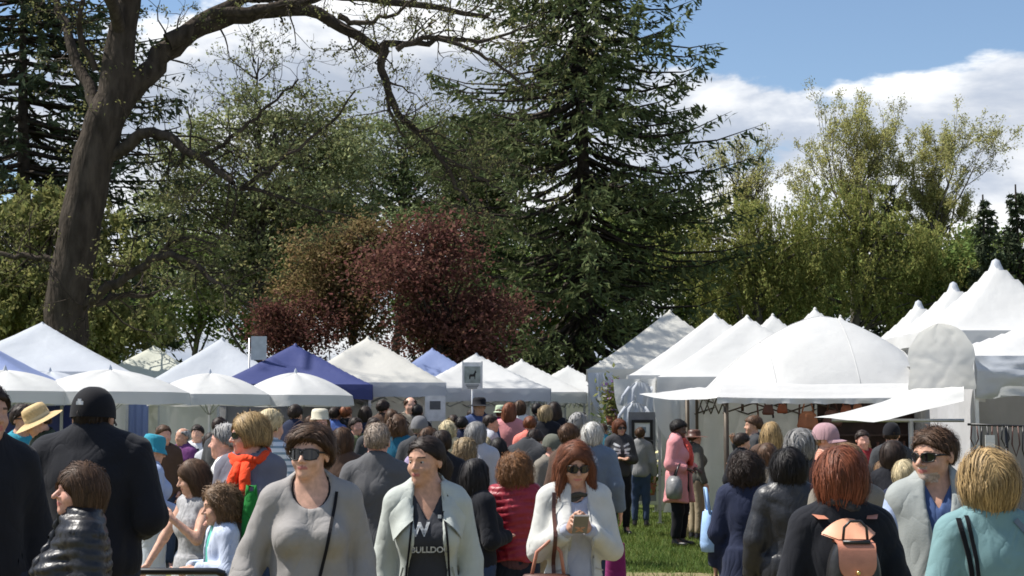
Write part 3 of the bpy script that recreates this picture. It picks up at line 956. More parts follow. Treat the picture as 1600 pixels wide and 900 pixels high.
def front_y1(F, g, x, z, side=-1):
    """surface depth of a garment at (x, z), from the front (-1) or the back (+1)"""
    i = int(np.clip(np.searchsorted(g.xs, x), 0, len(g.xs) - 1)); kk = int(np.clip(np.searchsorted(g.zs, z), 0, len(g.zs) - 1))
    col = F[i, :, kk]
    w = np.nonzero(col < 0)[0]
    if len(w) == 0: return None
    if side < 0:
        j = w[0]
        if j == 0: return float(g.ys[0])
        a, b = col[j - 1], col[j]; t = a / (a - b)
        return float(g.ys[j - 1] + (g.ys[j] - g.ys[j - 1]) * t)
    j = w[-1]
    if j == len(col) - 1: return float(g.ys[-1])
    a, b = col[j], col[j + 1]; t = a / (a - b)
    return float(g.ys[j] + (g.ys[j + 1] - g.ys[j]) * t)

def strap(info, pts, width, m, name='strap', side=-1, lift=0.004, layer=-1, parent=None):
    """ribbon lying on the garment; pts are (x, z) or (x, y, z)"""
    F = info['layers'][layer][1]; g = info['g']
    P = []
    raw = [Vector((p[0], p[1], 0)) if len(p) == 2 else Vector((p[0], p[2], 0)) for p in pts]
    fine = []
    for a, b in zip(pts[:-1], pts[1:]):
        n = 6
        for i in range(n):
            t = i / n
            fine.append([a[q] + (b[q] - a[q]) * t for q in range(len(a))])
    fine.append(list(pts[-1]))
    for p in fine:
        if len(p) == 3: P.append(Vector(p)); continue
        y = front_y(F, g, p[0], p[1], side)
        if y is None: y = 0.0 if not P else P[-1].y
        P.append(Vector((p[0], y + side * lift, p[1])))
    for _ in range(2):
        P = [P[0]] + [(P[i - 1] + P[i] * 2 + P[i + 1]) / 4 for i in range(1, len(P) - 1)] + [P[-1]]
    b = MB()
    rows = []
    for i, p in enumerate(P):
        t = (P[min(i + 1, len(P) - 1)] - P[max(i - 1, 0)]).normalized()
        nrm = Vector((0, side, 0))
        c = t.cross(nrm).normalized() * (width / 2)
        h = nrm * 0.004
        rows.append([p - c, p - c + h, p + c + h, p + c])
    b.sheet(rows, smooth=False)
    return b.build(name, m, parent or info['root'])

def scarf(info, m, r=0.035, ends=True, z=1.455, rad=0.085):
    b = MB()
    for q in range(3):
        pts = []
        for i in range(25):
            w = 2 * math.pi * i / 24
            rr = rad + 0.010 * math.sin(3 * w + q * 2) + 0.006 * q
            pts.append((rr * math.cos(w), 0.01 + rr * 0.95 * math.sin(w), z + 0.022 * math.sin(w) + 0.020 * (q - 1) + 0.008 * math.sin(5 * w + q)))
        b.tube(pts, [r * (0.72 + 0.16 * math.sin(4 * k * 0.26 + q * 1.3)) for k in range(25)], 9, cap=False)
    if ends:
        for s, L in ((-1, 0.20), (1, 0.27)):
            pts = [(s * 0.02, -0.10, z - 0.02), (s * 0.035, -0.145, z - 0.10), (s * 0.05, -0.16, z - L), (s * 0.05, -0.15, z - L - 0.08)]
            b.tube(pts, [0.03, 0.034, 0.04, 0.036], 8)
    return b.build('scarf', m, info['root'])
# ------------------------------------------------------------------ trees
def tubes_np(polys, nside=6):
    """polys: list of (points Nx3, radii N) -> V, Q"""
    VV, QQ = [], []; base = 0
    ang = np.arange(nside) * 2 * np.pi / nside
    ca, sa = np.cos(ang), np.sin(ang)
    for P, r in polys:
        P = np.asarray(P, float); r = np.asarray(r, float); m = len(P)
        T = np.gradient(P, axis=0); T /= np.linalg.norm(T, axis=1, keepdims=True) + 1e-9
        ref = np.array([0.0, 0, 1.0]) if abs(T[0, 2]) < 0.85 else np.array([1.0, 0, 0])
        A = np.cross(T, ref); A /= np.linalg.norm(A, axis=1, keepdims=True) + 1e-9
        B = np.cross(T, A)
        V = P[:, None, :] + r[:, None, None] * (A[:, None, :] * ca[None, :, None] + B[:, None, :] * sa[None, :, None])
        VV.append(V.reshape(-1, 3))
        i = np.arange(m - 1)[:, None] * nside; k = np.arange(nside)[None, :]; k2 = (k + 1) % nside
        QQ.append((np.stack([i + k, i + k2, i + nside + k2, i + nside + k], -1).reshape(-1, 4)) + base)
        base += m * nside
    return np.concatenate(VV), np.concatenate(QQ)

def leaf_quads(P, size, rs, aspect=0.55, up=0.4, axis_dir=None, jitter=0.5):
    """rhombic leaves at P; size array or scalar"""
    n = len(P)
    size = np.broadcast_to(size, (n,)) * rs.uniform(0.6, 1.35, n)
    N = rs.normal(0, 1, (n, 3)); N[:, 2] += up * 2
    N /= np.linalg.norm(N, axis=1, keepdims=True) + 1e-9
    D = rs.normal(0, 1, (n, 3)) if axis_dir is None else axis_dir + rs.normal(0, jitter, (n, 3))
    D -= N * (D * N).sum(1, keepdims=True); D /= np.linalg.norm(D, axis=1, keepdims=True) + 1e-9
    B = np.cross(N, D)
    s = size[:, None]
    V = np.stack([P - D * s * 0.5, P + B * s * aspect * 0.5 - D * s * 0.05, P + D * s * 0.5 - N * s * 0.08, P - B * s * aspect * 0.5 - D * s * 0.05], 1).reshape(-1, 3)
    Q = np.arange(n * 4).reshape(-1, 4)
    return V, Q

def leafmat(key, c, trans=0.35, island=0.35, hue=0.03, rough=0.85, color2=None):
    return mat('leaf_' + key, c, rough, vary=0.3, nscale=0.6, spec=0.07, translucent=trans, island=island, hue=hue, color2=color2)
BARK = mat('bark', (0.060, 0.048, 0.038), 0.95, vary=0.45, nscale=6, bump=1.0, bscale=14, spec=0.1, stretch=(1, 1, 0.3), bdist=0.05)
BARK_GREY = mat('bark_grey', (0.13, 0.115, 0.10), 0.95, vary=0.4, nscale=6, bump=0.8, bscale=16, spec=0.1, stretch=(1, 1, 0.3), bdist=0.04)
BARK_DARK = mat('bark_dark', (0.05, 0.04, 0.033), 0.95, vary=0.4, nscale=6, bump=0.8, bscale=16, spec=0.1, bdist=0.04)

def tree_obj(label, base, polys, leaves, bark, leaf, group='trees around the fair', nside=6, names=('trunk', 'crown'), twigs=None):
    root = empty('tree' if names[1] == 'crown' else names[0], base)
    tag(root, label, 'tree', group)
    b = np.array(base, float)
    V, Q = tubes_np([(np.asarray(p) - b, r) for p, r in polys], nside)
    t = link('trunk', mesh_np('trunk', V, Q), bark, root)
    if twigs:
        V, Q = tubes_np([(np.asarray(p) - b, r) for p, r in twigs], 3)
        tag(link('branches', mesh_np('branches', V, Q), bark, root), kind='stuff')
    V, Q = leaves
    tag(link('crown', mesh_np('crown', V - b, Q, smooth=False), leaf, root), kind='stuff')
    return root

def wander(p, d, L, n, rs, bend=0.25, trop=(0, 0, 0.0)):
    P = [np.array(p, float)]; d = unit(np.array(d, float)); tr = np.array(trop)
    for i in range(n):
        d = unit(d + rs.normal(0, bend, 3) * 0.5 + tr)
        P.append(P[-1] + d * L / n)
    return np.array(P), d

def grow(p, d, L, r, lev, rs, out, tips, bend=0.3, trop=(0, 0, 0.02), kids=(3, 5), spread=0.9, shrink=0.62, nseg=5, tipr=0.006):
    P, de = wander(p, d, L, nseg, rs, bend, trop)
    rad = np.linspace(r, max(r * 0.45, tipr), nseg + 1)
    out.append((P, rad))
    if lev <= 0:
        tips.append(P); return
    n = rs.integers(kids[0], kids[1] + 1)
    for i in range(n):
        t = rs.uniform(0.25, 1.0) if i else 1.0
        f = t * nseg; a = int(min(f, nseg - 1)); q = P[a] + (P[a + 1] - P[a]) * (f - a)
        dd = unit(P[a + 1] - P[a] + 0)
        dd = unit(dd + rs.normal(0, spread, 3) * 0.75)
        grow(q, dd, L * shrink * rs.uniform(0.7, 1.2), max(rad[a] * 0.55, tipr), lev - 1, rs, out, tips, bend, trop, kids, spread, shrink, nseg, tipr)

def along(tips, n, rs, sc=0.1, lo=0.2):
    """n points scattered along tip polylines"""
    k = rs.integers(0, len(tips), n)
    T = np.stack([tips[i] for i in range(len(tips))])
    m = T.shape[1] - 1
    f = rs.uniform(lo, 1, n) * m; a = np.minimum(f.astype(int), m - 1); fr = (f - a)[:, None]
    P = T[k, a] * (1 - fr) + T[k, a + 1] * fr
    return P + rs.normal(0, sc, P.shape)

def W(px, py, d): return np.array(at(px, py, d))

def clump_tree(label, px, d, lobes, rs, n_clump, n_leaf, leaf, size, base_py=None, bark=BARK_GREY, trunk_r=0.22, cs=(0.75, 0.5), droop=0.0, forks=26, lean=0.0, aspect=0.55, group='trees around the fair', hollow=0.35):
    """broad-leaved tree: crown made of leaf clumps spread through several lobes given as picture ellipses at depth d"""
    mpp = d / FPX
    base = np.array((at(px, 655, d).x, d, 0.0))
    C = []
    wts = np.array([l[2] * l[3] for l in lobes], float); wts /= wts.sum()
    for i in range(n_clump):
        l = lobes[rs.choice(len(lobes), p=wts)]
        c = W(l[0], l[1], d); r = np.array([l[2], min(l[2], l[3]) * 0.9, l[3]]) * mpp
        u = unit(rs.normal(0, 1, 3)); rad = rs.uniform(hollow, 1.0) ** 0.6
        C.append(c + u * r * rad + np.array([0, rs.normal(0, 0.3), 0]))
    C = np.array(C)
    per = rs.multinomial(n_leaf, rs.dirichlet(np.full(n_clump, 3.0)))
    idx = np.repeat(np.arange(n_clump), per)
    csz = rs.uniform(0.55, 1.3, n_clump)
    off = rs.normal(0, 1, (len(idx), 3)) * (np.array([cs[0], cs[0], cs[1]]) * 0.62) * csz[idx][:, None]
    ax = None
    if droop:
        nstr = 9
        sid = rs.integers(0, nstr, len(idx))
        sx = rs.normal(0, 1, (n_clump, nstr, 3)) * np.array([cs[0], cs[0], cs[1] * 0.3]) * 0.6
        t = rs.uniform(0, 1, len(idx))
        ln = rs.uniform(0.4, 1.2, (n_clump, nstr))[idx, sid] * droop
        off = sx[idx, sid] + rs.normal(0, 0.05, (len(idx), 3)); off[:, 2] -= t * ln; off[:, 0] += 0.12 * np.sin(t * 3 + sid)
        ax = np.tile(np.array([[0.1, 0, -1.0]]), (len(idx), 1))
    P = C[idx] + off
    V, Q = leaf_quads(P, size, rs, aspect, 0.5, ax, 0.35)
    top = np.array([c for c in C]).mean(0)
    zt = C[:, 2].max()
    tr = [base + np.array([lean * t * 2, 0, t * zt * 0.86]) + np.array([rs.normal(0, 0.12), rs.normal(0, 0.12), 0]) * (t > 0) for t in np.linspace(0, 1, 9)]
    tr = np.array(tr); tr[:, 0] += (top[0] - base[0]) * np.linspace(0, 1, 9) ** 1.5 * 0.8
    polys = [(tr, np.linspace(trunk_r, trunk_r * 0.18, 9))]
    tw = []
    for i in range(min(forks, n_clump)):
        c = C[i]
        zz = np.clip(c[2] - rs.uniform(0.5, 2.5), 0.8, zt * 0.8)
        s = np.array([np.interp(zz, tr[:, 2], tr[:, 0]), np.interp(zz, tr[:, 2], tr[:, 1]), zz])
        m = (s + c) / 2 + rs.normal(0, 0.25, 3) + np.array([0, 0, 0.25])
        q = np.array([s, (s * 0.6 + m * 0.4), m, (m + c) / 2 + rs.normal(0, 0.12, 3), c])
        tw.append((q, np.array([0.075, 0.06, 0.045, 0.03, 0.012]) * (trunk_r / 0.22)))
    return tree_obj(label, tuple(base), polys, (V, Q), bark, leaf, twigs=tw, group=group, nside=8)

def conifer(label, px, d, height, rad, rs, leaf, nlev=40, per=6, spr=34, z_lo=1.0, bark=BARK_DARK, trunk_r=0.35, size=0.34, pw=0.8, droop=0.35, gaps=0.15, jag=0.35, dens=1.0, top_r=0.3, x_off=0.0, fan=1.0, cap=None, group='trees around the fair'):
    """needle tree: whorled limbs that sag and lift at the tip, hung with sprays of needles"""
    base = np.array((at(px, 655, d).x + x_off, d, 0.0))
    polys = [(np.array([base + (0.10 * math.sin(t * 5), 0.08 * math.cos(t * 4), t * height) for t in np.linspace(0, 1, 10)]), np.linspace(trunk_r, 0.03, 10))]
    tw, PP, AA = [], [], []
    for i in range(nlev):
        t = (i + rs.uniform(-0.3, 0.3)) / nlev
        z = z_lo + (height - z_lo) * np.clip(t, 0, 1)
        Lz = top_r + (rad - top_r) * (1 - np.clip(t, 0, 1)) ** pw
        for k in range(per):
            if rs.uniform() < gaps: continue
            a = rs.uniform(0, 2 * np.pi)
            L = Lz * rs.uniform(1 - jag, 1 + jag * 0.55)
            n = 5
            u = np.linspace(0, 1, n)
            hd = np.array([math.cos(a), math.sin(a), 0])
            zz = -droop * L * (1.7 * u - 1.15 * u ** 2.2) + 0.12 * L * u
            bx = np.stack([base[0] + hd[0] * L * u, base[1] + hd[1] * L * u, z + zz], 1) + np.cumsum(rs.normal(0, 0.025 * L / 3, (n, 3)), 0)
            tw.append((bx, np.linspace(0.03 + 0.012 * L, 0.006, n)))
            m = int(spr * L / rad * dens * 3 + 10)
            f = rs.uniform(0.12, 1.0, m) ** 0.8 * (n - 1); ai = np.minimum(f.astype(int), n - 2); fr = (f - ai)[:, None]
            q = bx[ai] * (1 - fr) + bx[ai + 1] * fr
            side = np.array([-hd[1], hd[0], 0]) * rs.choice([-1, 1], m)[:, None]
            w = (rs.uniform(0, 1, m) * 0.30 * L * (1.05 - f / (n - 1)) * fan)[:, None]
            q = q + side * w + hd * w * 0.5
            q[:, 2] -= (w[:, 0] * 0.5 + rs.exponential(0.10, m))
            PP.append(q); AA.append(side * 0.6 + hd * 0.7 + np.array([0, 0, -0.55]))
    P = np.concatenate(PP); A = np.concatenate(AA)
    if cap and len(P) > cap:
        s = rs.permutation(len(P))[:cap]; P, A = P[s], A[s]
    V, Q = leaf_quads(P, size, rs, 0.29, 0.4, A, 0.5)
    return tree_obj(label, tuple(base), polys, (V, Q), bark, leaf, twigs=tw, group=group, nside=10)

def copy_tree(o, loc, rz, s, label, parent=None):
    c = o.copy(); COL.objects.link(c)
    c.location = loc; c.rotation_euler = (0, 0, rz); c.scale = (s, s, s) if not isinstance(s, tuple) else s
    c['label'] = label
    for ch in list(o.children):
        q = ch.copy(); COL.objects.link(q); q.parent = c
        for gch in list(ch.children):
            w = gch.copy(); COL.objects.link(w); w.parent = q
    return c

LEAF = {
    'conifer': leafmat('conifer', (0.104, 0.128, 0.055), 0.22, 0.45, 0.025),
    'dark': leafmat('dark', (0.061, 0.078, 0.044), 0.15, 0.4, 0.02),
    'grey': leafmat('greygreen', (0.265, 0.290, 0.140), 0.3, 0.4, 0.025),
    'pine': leafmat('pine', (0.215, 0.255, 0.120), 0.25, 0.4, 0.025),
    'olive': leafmat('olive', (0.225, 0.235, 0.085), 0.4, 0.35, 0.025),
    'willow': leafmat('willow', (0.262, 0.275, 0.088), 0.4, 0.4, 0.03),
    'yellow': leafmat('yellow', (0.415, 0.403, 0.159), 0.4, 0.35, 0.02),
    'maroon': leafmat('maroon', (0.150, 0.070, 0.056), 0.35, 0.45, 0.02),
    'brown': leafmat('brownolive', (0.213, 0.159, 0.076), 0.35, 0.4, 0.03),
    'young': leafmat('young', (0.20, 0.20, 0.08), 0.45, 0.35, 0.03),
    'bush': leafmat('bush', (0.152, 0.201, 0.061), 0.35, 0.4, 0.03),
}

def big_old_tree():
    rs = np.random.default_rng(21)
    d = 33.0; m = d / FPX
    def L(pts, r0, r1, dy=0.0, ys=None):
        n = len(pts)
        P = np.array([W(p[0], p[1], d) for p in pts])
        yy = np.linspace(0, dy, n) if ys is None else np.array(ys)
        P[:, 1] += yy
        # resample with a little roughness
        t = np.linspace(0, n - 1, (n - 1) * 3 + 1)
        Q = np.stack([np.interp(t, np.arange(n), P[:, i]) for i in range(3)], 1)
        for _ in range(2): Q[1:-1] = (Q[:-2] + 2 * Q[1:-1] + Q[2:]) / 4
        Q[1:-1] += rs.normal(0, 0.035, Q[1:-1].shape)
        return Q, np.linspace(r0, r1, len(Q))
    polys = []
    base = np.array((at(92, 655, d).x, d, 0.0))
    tr, rr = L([(92, 800), (96, 640), (100, 520), (112, 420), (132, 300), (156, 215), (178, 150), (190, 60), (208, -20), (215, -120), (205, -230)], 0.52, 0.16)
    rr = np.interp(np.linspace(0, 1, len(rr)), [0, .15, .3, .5, .62, .75, 1], [0.66, 0.50, 0.46, 0.44, 0.40, 0.27, 0.14])
    polys.append((tr, rr))
    limbs = [
        ([(172, 175), (205, 140), (240, 95), (275, 55), (330, 22), (400, 2), (470, -2), (530, 25), (600, 68)], .30, .10, 1.0),
        ([(262, 66), (320, 10), (400, -30), (520, -40), (640, -30), (760, -20)], .20, .05, 2.5),
        ([(330, 22), (420, 18), (500, 8), (570, -10), (650, -40)], .12, .04, -1.0),
        ([(600, 68), (598, 110), (612, 160), (640, 190), (672, 222), (700, 262), (715, 300), (745, 330)], .10, .025, 0.3),
        ([(600, 68), (650, 66), (700, 52), (745, 60), (800, 40), (840, 20)], .08, .02, 0.8),
        ([(620, 78), (660, 60), (720, 72), (760, 98), (800, 120), (820, 150)], .065, .02, -0.6),
        ([(690, 245), (730, 262), (770, 290), (800, 300)], .035, .012, 0.4),
        ([(605, 150), (612, 185), (632, 215)], .05, .02, 0.0),
        ([(170, 245), (205, 228), (235, 207), (270, 215), (310, 245), (345, 268), (375, 295)], .15, .06, -0.8),
        ([(310, 245), (340, 232), (370, 215), (400, 185), (440, 160), (470, 130)], .06, .02, -0.4),
        ([(375, 295), (420, 270), (470, 235), (520, 200), (560, 150)], .05, .018, -0.6),
        ([(375, 295), (430, 300), (500, 330), (560, 345)], .05, .015, -0.4),
        ([(235, 207), (262, 235), (290, 270)], .04, .015, -0.2),
        ([(118, 490), (140, 470), (180, 452), (215, 425), (262, 398), (305, 415), (345, 440), (375, 470)], .13, .04, -1.0),
        ([(125, 480), (165, 462), (210, 458), (230, 452)], .09, .03, 0.8),
        ([(250, 402), (262, 380), (300, 372), (345, 385)], .06, .02, -0.5),
        ([(110, 420), (75, 405), (40, 395), (0, 400), (-60, 380)], .09, .04, 0.7),
        ([(165, 190), (130, 130), (95, 60), (70, 0), (40, -80)], .16, .06, 1.5),
        ([(150, 110), (120, 60), (140, 10), (150, -60)], .08, .04, -0.5),
        ([(205, -40), (280, -110), (360, -180), (460, -220)], .16, .04, -1.5),
        ([(195, 20), (130, -80), (60, -170), (-60, -210)], .16, .04, 0.4),
        ([(400, 2), (430, -60), (480, -140), (560, -190)], .10, .03, 0.5),
        ([(200, 0), (215, -60), (250, -110), (320, -160)], .16, .04, -6.5),
        ([(190, 60), (170, -40), (130, -110), (60, -150)], .15, .04, -6.0),
        ([(250, -110), (330, -100), (420, -140), (500, -150)], .10, .03, -5.0),
        ([(200, -30), (240, -120), (300, -220), (330, -300)], .14, .04, -3.0),
        ([(530, 25), (560, 40), (590, 40), (640, 20), (680, -20)], .07, .02, -0.5),
    ]
    tw, tips = [], []
    for pts, r0, r1, dy in limbs:
        P, r = L(pts, r0, r1, dy)
        polys.append((P, r))
        n = len(P)
        for i in range(2, n):
            for _ in range(2 if r[i] < 0.12 else 1):
                if rs.uniform() < 0.62:
                    dd = unit(P[min(i + 1, n - 1)] - P[i - 1]) * 0.5 + rs.normal(0, 0.75, 3) + np.array([0, 0, 0.15])
                    grow(P[i], dd, rs.uniform(0.55, 1.25), min(0.030, r[i] * 0.4), 2, rs, tw, tips, 0.5, (0, 0, 0.03), (2, 4), 1.0, 0.62, 4, 0.0045)
    print('oak tips', len(tips), len(tw))
    P = along(tips, 17000, rs, 0.05, 0.3)
    V, Q = leaf_quads(P, 0.075, rs, 0.55, 0.2)
    # bark knots on the trunk hold small leaf tufts
    k = rs.integers(0, len(tr), 60); E = tr[k] + rs.normal(0, 0.42, (60, 3)) * np.array([1, 0.6, 1])
    E = np.repeat(E, 18, 0) + rs.normal(0, 0.12, (60 * 18, 3)); E = E[E[:, 2] > 3.2]
    V2, Q2 = leaf_quads(E, 0.075, rs, 0.6, 0.2)
    return tree_obj('big old tree with bare arching limbs and thin new leaves behind the tents', tuple(base), polys, (np.concatenate([V, V2]), np.concatenate([Q, Q2 + len(V)])), BARK, LEAF['young'], nside=12, twigs=tw)

def build_trees():
    big_old_tree()
    r = lambda s: np.random.default_rng(s)
    conifer('tall dark conifer with a ragged crown reaching out of the picture top', 910, 52, 20.5, 6.2, r(3), LEAF['conifer'], nlev=62, per=9, spr=44, z_lo=0.8, trunk_r=0.42, size=0.32, pw=0.58, droop=0.42, gaps=0.16, jag=0.6, top_r=2.3, cap=104000)
    conifer('dark needle tree with layered limbs behind the old tree', 25, 42, 15.5, 4.6, r(4), LEAF['dark'], nlev=40, per=7, spr=30, z_lo=4.3, trunk_r=0.35, size=0.30, pw=0.45, droop=0.22, gaps=0.2, jag=0.5, top_r=2.2, cap=46000)
    clump_tree('thin pale green tree with a straight trunk beyond the umbrellas', 402, 50, [(400, 270, 140, 120), (330, 370, 130, 100), (490, 300, 110, 120), (450, 190, 90, 70), (300, 290, 80, 80), (400, 430, 150, 70), (520, 210, 60, 60)], r(5), 190, 36000, LEAF['grey'], 0.15, trunk_r=0.20, cs=(0.75, 0.35), forks=110)
    rs = r(31)
    tw, tips = [], []
    b0 = W(402, 400, 50)
    for i in range(34):
        z = rs.uniform(0, 1); s = W(402 + rs.normal(0, 3), 430 - z * 340, 50)
        a = rs.uniform(0, 6.28); dd = np.array([math.cos(a), math.sin(a) * 0.8, 0.75])
        grow(s, dd, rs.uniform(1.0, 2.0) * (1.1 - 0.5 * z), 0.035, 2, rs, tw, tips, 0.35, (0, 0, 0.06), (3, 4), 0.7, 0.6, 4, 0.007)
    tr = np.array([(b0[0], 50.4, 0)] + [W(402 + rs.normal(0, 3), y, 50.4) for y in (560, 460, 380, 300, 220, 150, 90)])
    lv = leaf_quads(along(tips, 2600, rs, 0.08), 0.09, rs)
    tree_obj('slender leafless tree standing inside the pale green foliage', (b0[0], 50.4, 0), [(tr, np.linspace(0.17, 0.02, 8))], lv, BARK_DARK, LEAF['grey'], twigs=tw)
    clump_tree('grey green pine with open tufted crown left of the conifer', 620, 60, [(610, 250, 90, 60), (540, 280, 80, 90), (670, 260, 80, 80), (715, 320, 80, 110), (620, 370, 130, 100)], r(6), 170, 38000, LEAF['pine'], 0.19, trunk_r=0.25, cs=(0.75, 0.38), forks=60, aspect=0.35)
    clump_tree('dark green pine beside the tall conifer above the red tree', 745, 57, [(740, 290, 60, 100), (765, 210, 45, 60), (760, 400, 70, 110)], r(61), 80, 20000, LEAF['conifer'], 0.2, trunk_r=0.25, cs=(0.7, 0.35), forks=40, aspect=0.35)
    clump_tree('yellow green tree in sunlight at the foot of the old tree', 60, 37.5, [(40, 400, 110, 100), (170, 440, 60, 90), (90, 330, 90, 60), (30, 480, 100, 70), (180, 500, 70, 50)], r(7), 110, 26000, LEAF['olive'], 0.16, trunk_r=0.2, cs=(0.7, 0.6), droop=0.6)
    clump_tree('dark shrubby tree low behind the umbrellas', 310, 55, [(290, 460, 80, 90), (350, 400, 80, 80), (250, 380, 60, 60), (370, 500, 70, 50)], r(8), 70, 15000, LEAF['bush'], 0.17, trunk_r=0.18)
    clump_tree('dark red leaved tree right behind the white tents', 690, 44, [(675, 395, 55, 60), (705, 490, 80, 75), (640, 440, 55, 75), (755, 530, 40, 50), (660, 525, 50, 40)], r(9), 58, 20000, LEAF['maroon'], 0.13, trunk_r=0.18, cs=(0.85, 0.42), bark=BARK_DARK)
    clump_tree('smaller red leaved tree over the purple tent', 470, 46, [(470, 510, 60, 45), (440, 525, 40, 35), (520, 515, 40, 40)], r(10), 30, 6500, LEAF['maroon'], 0.12, trunk_r=0.12, cs=(0.65, 0.4), bark=BARK_DARK)
    clump_tree('brown olive tree just coming into leaf between the red trees', 555, 47, [(550, 430, 70, 75), (500, 450, 60, 65), (585, 390, 45, 45), (560, 500, 60, 45)], r(11), 90, 22000, LEAF['brown'], 0.13, trunk_r=0.16, cs=(0.6, 0.5))
    clump_tree('green weeping tree right of the tall conifer', 1190, 58, [(1190, 400, 110, 80), (1150, 340, 70, 60), (1215, 320, 55, 45), (1250, 420, 90, 80), (1110, 430, 70, 80), (1075, 370, 55, 80)], r(12), 140, 38000, LEAF['willow'], 0.145, trunk_r=0.3, cs=(0.7, 0.5), droop=1.3, aspect=0.35)
    clump_tree('broad green weeping tree behind the white peaked tents', 1330, 59, [(1320, 390, 110, 100), (1290, 330, 70, 60), (1400, 410, 90, 80), (1370, 330, 60, 60), (1450, 430, 70, 60)], r(13), 130, 38000, LEAF['willow'], 0.145, trunk_r=0.3, cs=(0.7, 0.5), droop=1.1, aspect=0.35)
    for lab, px, ptop, sp, seed in (('tall yellow green tree with upswept twigs against the cloud', 1335, 145, 85, 14), ('second upswept yellow green tree near the picture edge', 1460, 195, 65, 15), ('pale twiggy treetop beside the tall conifer', 1165, 225, 45, 17)):
        rs = r(seed); d = 63.0 if seed != 17 else 61
        base = at(px, 655, d); tw, tips = [], []
        for i in range(22):
            s = W(px + rs.normal(0, 8), rs.uniform(330, 420), d)
            tgt = W(px + rs.uniform(-sp * 0.9, sp), ptop + rs.uniform(0, 1) ** 1.5 * 150, d) + np.array([0, rs.normal(0, 1.0), 0])
            v = tgt - s; Ln = np.linalg.norm(v)
            grow(s, v / Ln, Ln * 0.62, 0.06, 3, rs, tw, tips, 0.25, (0.02, 0, 0.10), (3, 4), 0.50, 0.52, 5, 0.008)
        tr = np.array([(base.x, d, 0), (base.x + .1, d, 3), tuple(W(px, 430, d)), tuple(W(px + 2, 330, d))])
        lv = leaf_quads(along(tips, 28000 if seed != 17 else 10000, rs, 0.10), 0.095, rs, 0.5, 0.2)
        tree_obj(lab, (base.x, d, 0), [(tr, np.array([.3, .25, .16, .08]))], lv, BARK_GREY, LEAF['yellow'], twigs=tw)
    conifer('dark conifer between the upswept trees', 1395, 67, 12.2, 2.3, r(18), LEAF['dark'], nlev=30, per=6, spr=26, z_lo=1, trunk_r=0.2, size=0.36, pw=0.8, cap=16000)
    conifer('dark narrow conifer against the grey cloud', 1548, 58, 10.2, 2.2, r(19), LEAF['dark'], nlev=30, per=6, spr=24, z_lo=1, trunk_r=0.2, size=0.32, pw=0.9, cap=14000, top_r=0.15)
    conifer('dark conifer at the picture edge behind the marquees', 1600, 60, 10.9, 2.6, r(20), LEAF['dark'], nlev=30, per=7, spr=26, z_lo=1, trunk_r=0.2, size=0.34, pw=0.9, cap=16000)
    clump_tree('dark bushy tree low behind the marquees', 1500, 61, [(1490, 430, 60, 50), (1540, 440, 60, 50), (1440, 460, 60, 40)], r(22), 60, 15000, LEAF['bush'], 0.2, trunk_r=0.15)
    A = clump_tree('green background tree closing the view behind the maroon tree', 800, 76, [(800, 470, 110, 90), (760, 420, 70, 70), (850, 430, 80, 80)], r(23), 80, 20000, LEAF['bush'], 0.26, trunk_r=0.25, cs=(0.9, 0.6), group='row of background trees')
    B = conifer('dark background conifer behind the umbrellas', 230, 78, 10.5, 3.0, r(24), LEAF['conifer'], nlev=26, per=6, spr=22, z_lo=0.6, trunk_r=0.2, size=0.42, cap=14000, group='row of background trees')
    spots = [(-60, 74, 0), (90, 79, 1), (450, 80, 0), (690, 82, 0), (990, 75, 0), (1090, 79, 1), (1190, 77, 0), (1300, 81, 1), (1420, 76, 0), (1540, 80, 0), (1650, 74, 1), (150, 84, 0), (1250, 86, 0), (1480, 88, 1)]
    names = ['leftmost', 'second', 'third', 'fourth', 'fifth', 'sixth', 'seventh', 'eighth', 'ninth', 'tenth', 'eleventh', 'twelfth', 'thirteenth']
    order = sorted(range(len(spots)), key=lambda i: spots[i][0])
    ordn = ['first', 'second', 'third', 'fourth', 'fifth', 'sixth', 'seventh', 'eighth', 'ninth', 'tenth', 'eleventh', 'twelfth', 'thirteenth', 'fourteenth', 'fifteenth', 'sixteenth', 'seventeenth']
    rs = r(25)
    for rank, i in enumerate(order):
        px, d, kd = spots[i]
        src = A if kd == 0 else B
        p = at(px, 655, d); s = rs.uniform(0.85, 1.15)
        x0 = src.location
        copy_tree(src, (p.x, d, 0), rs.uniform(0, 6.28), s, f"{'leafy tree' if kd == 0 else 'dark conifer'} in the far background row, {ordn[rank]} counting rightwards")
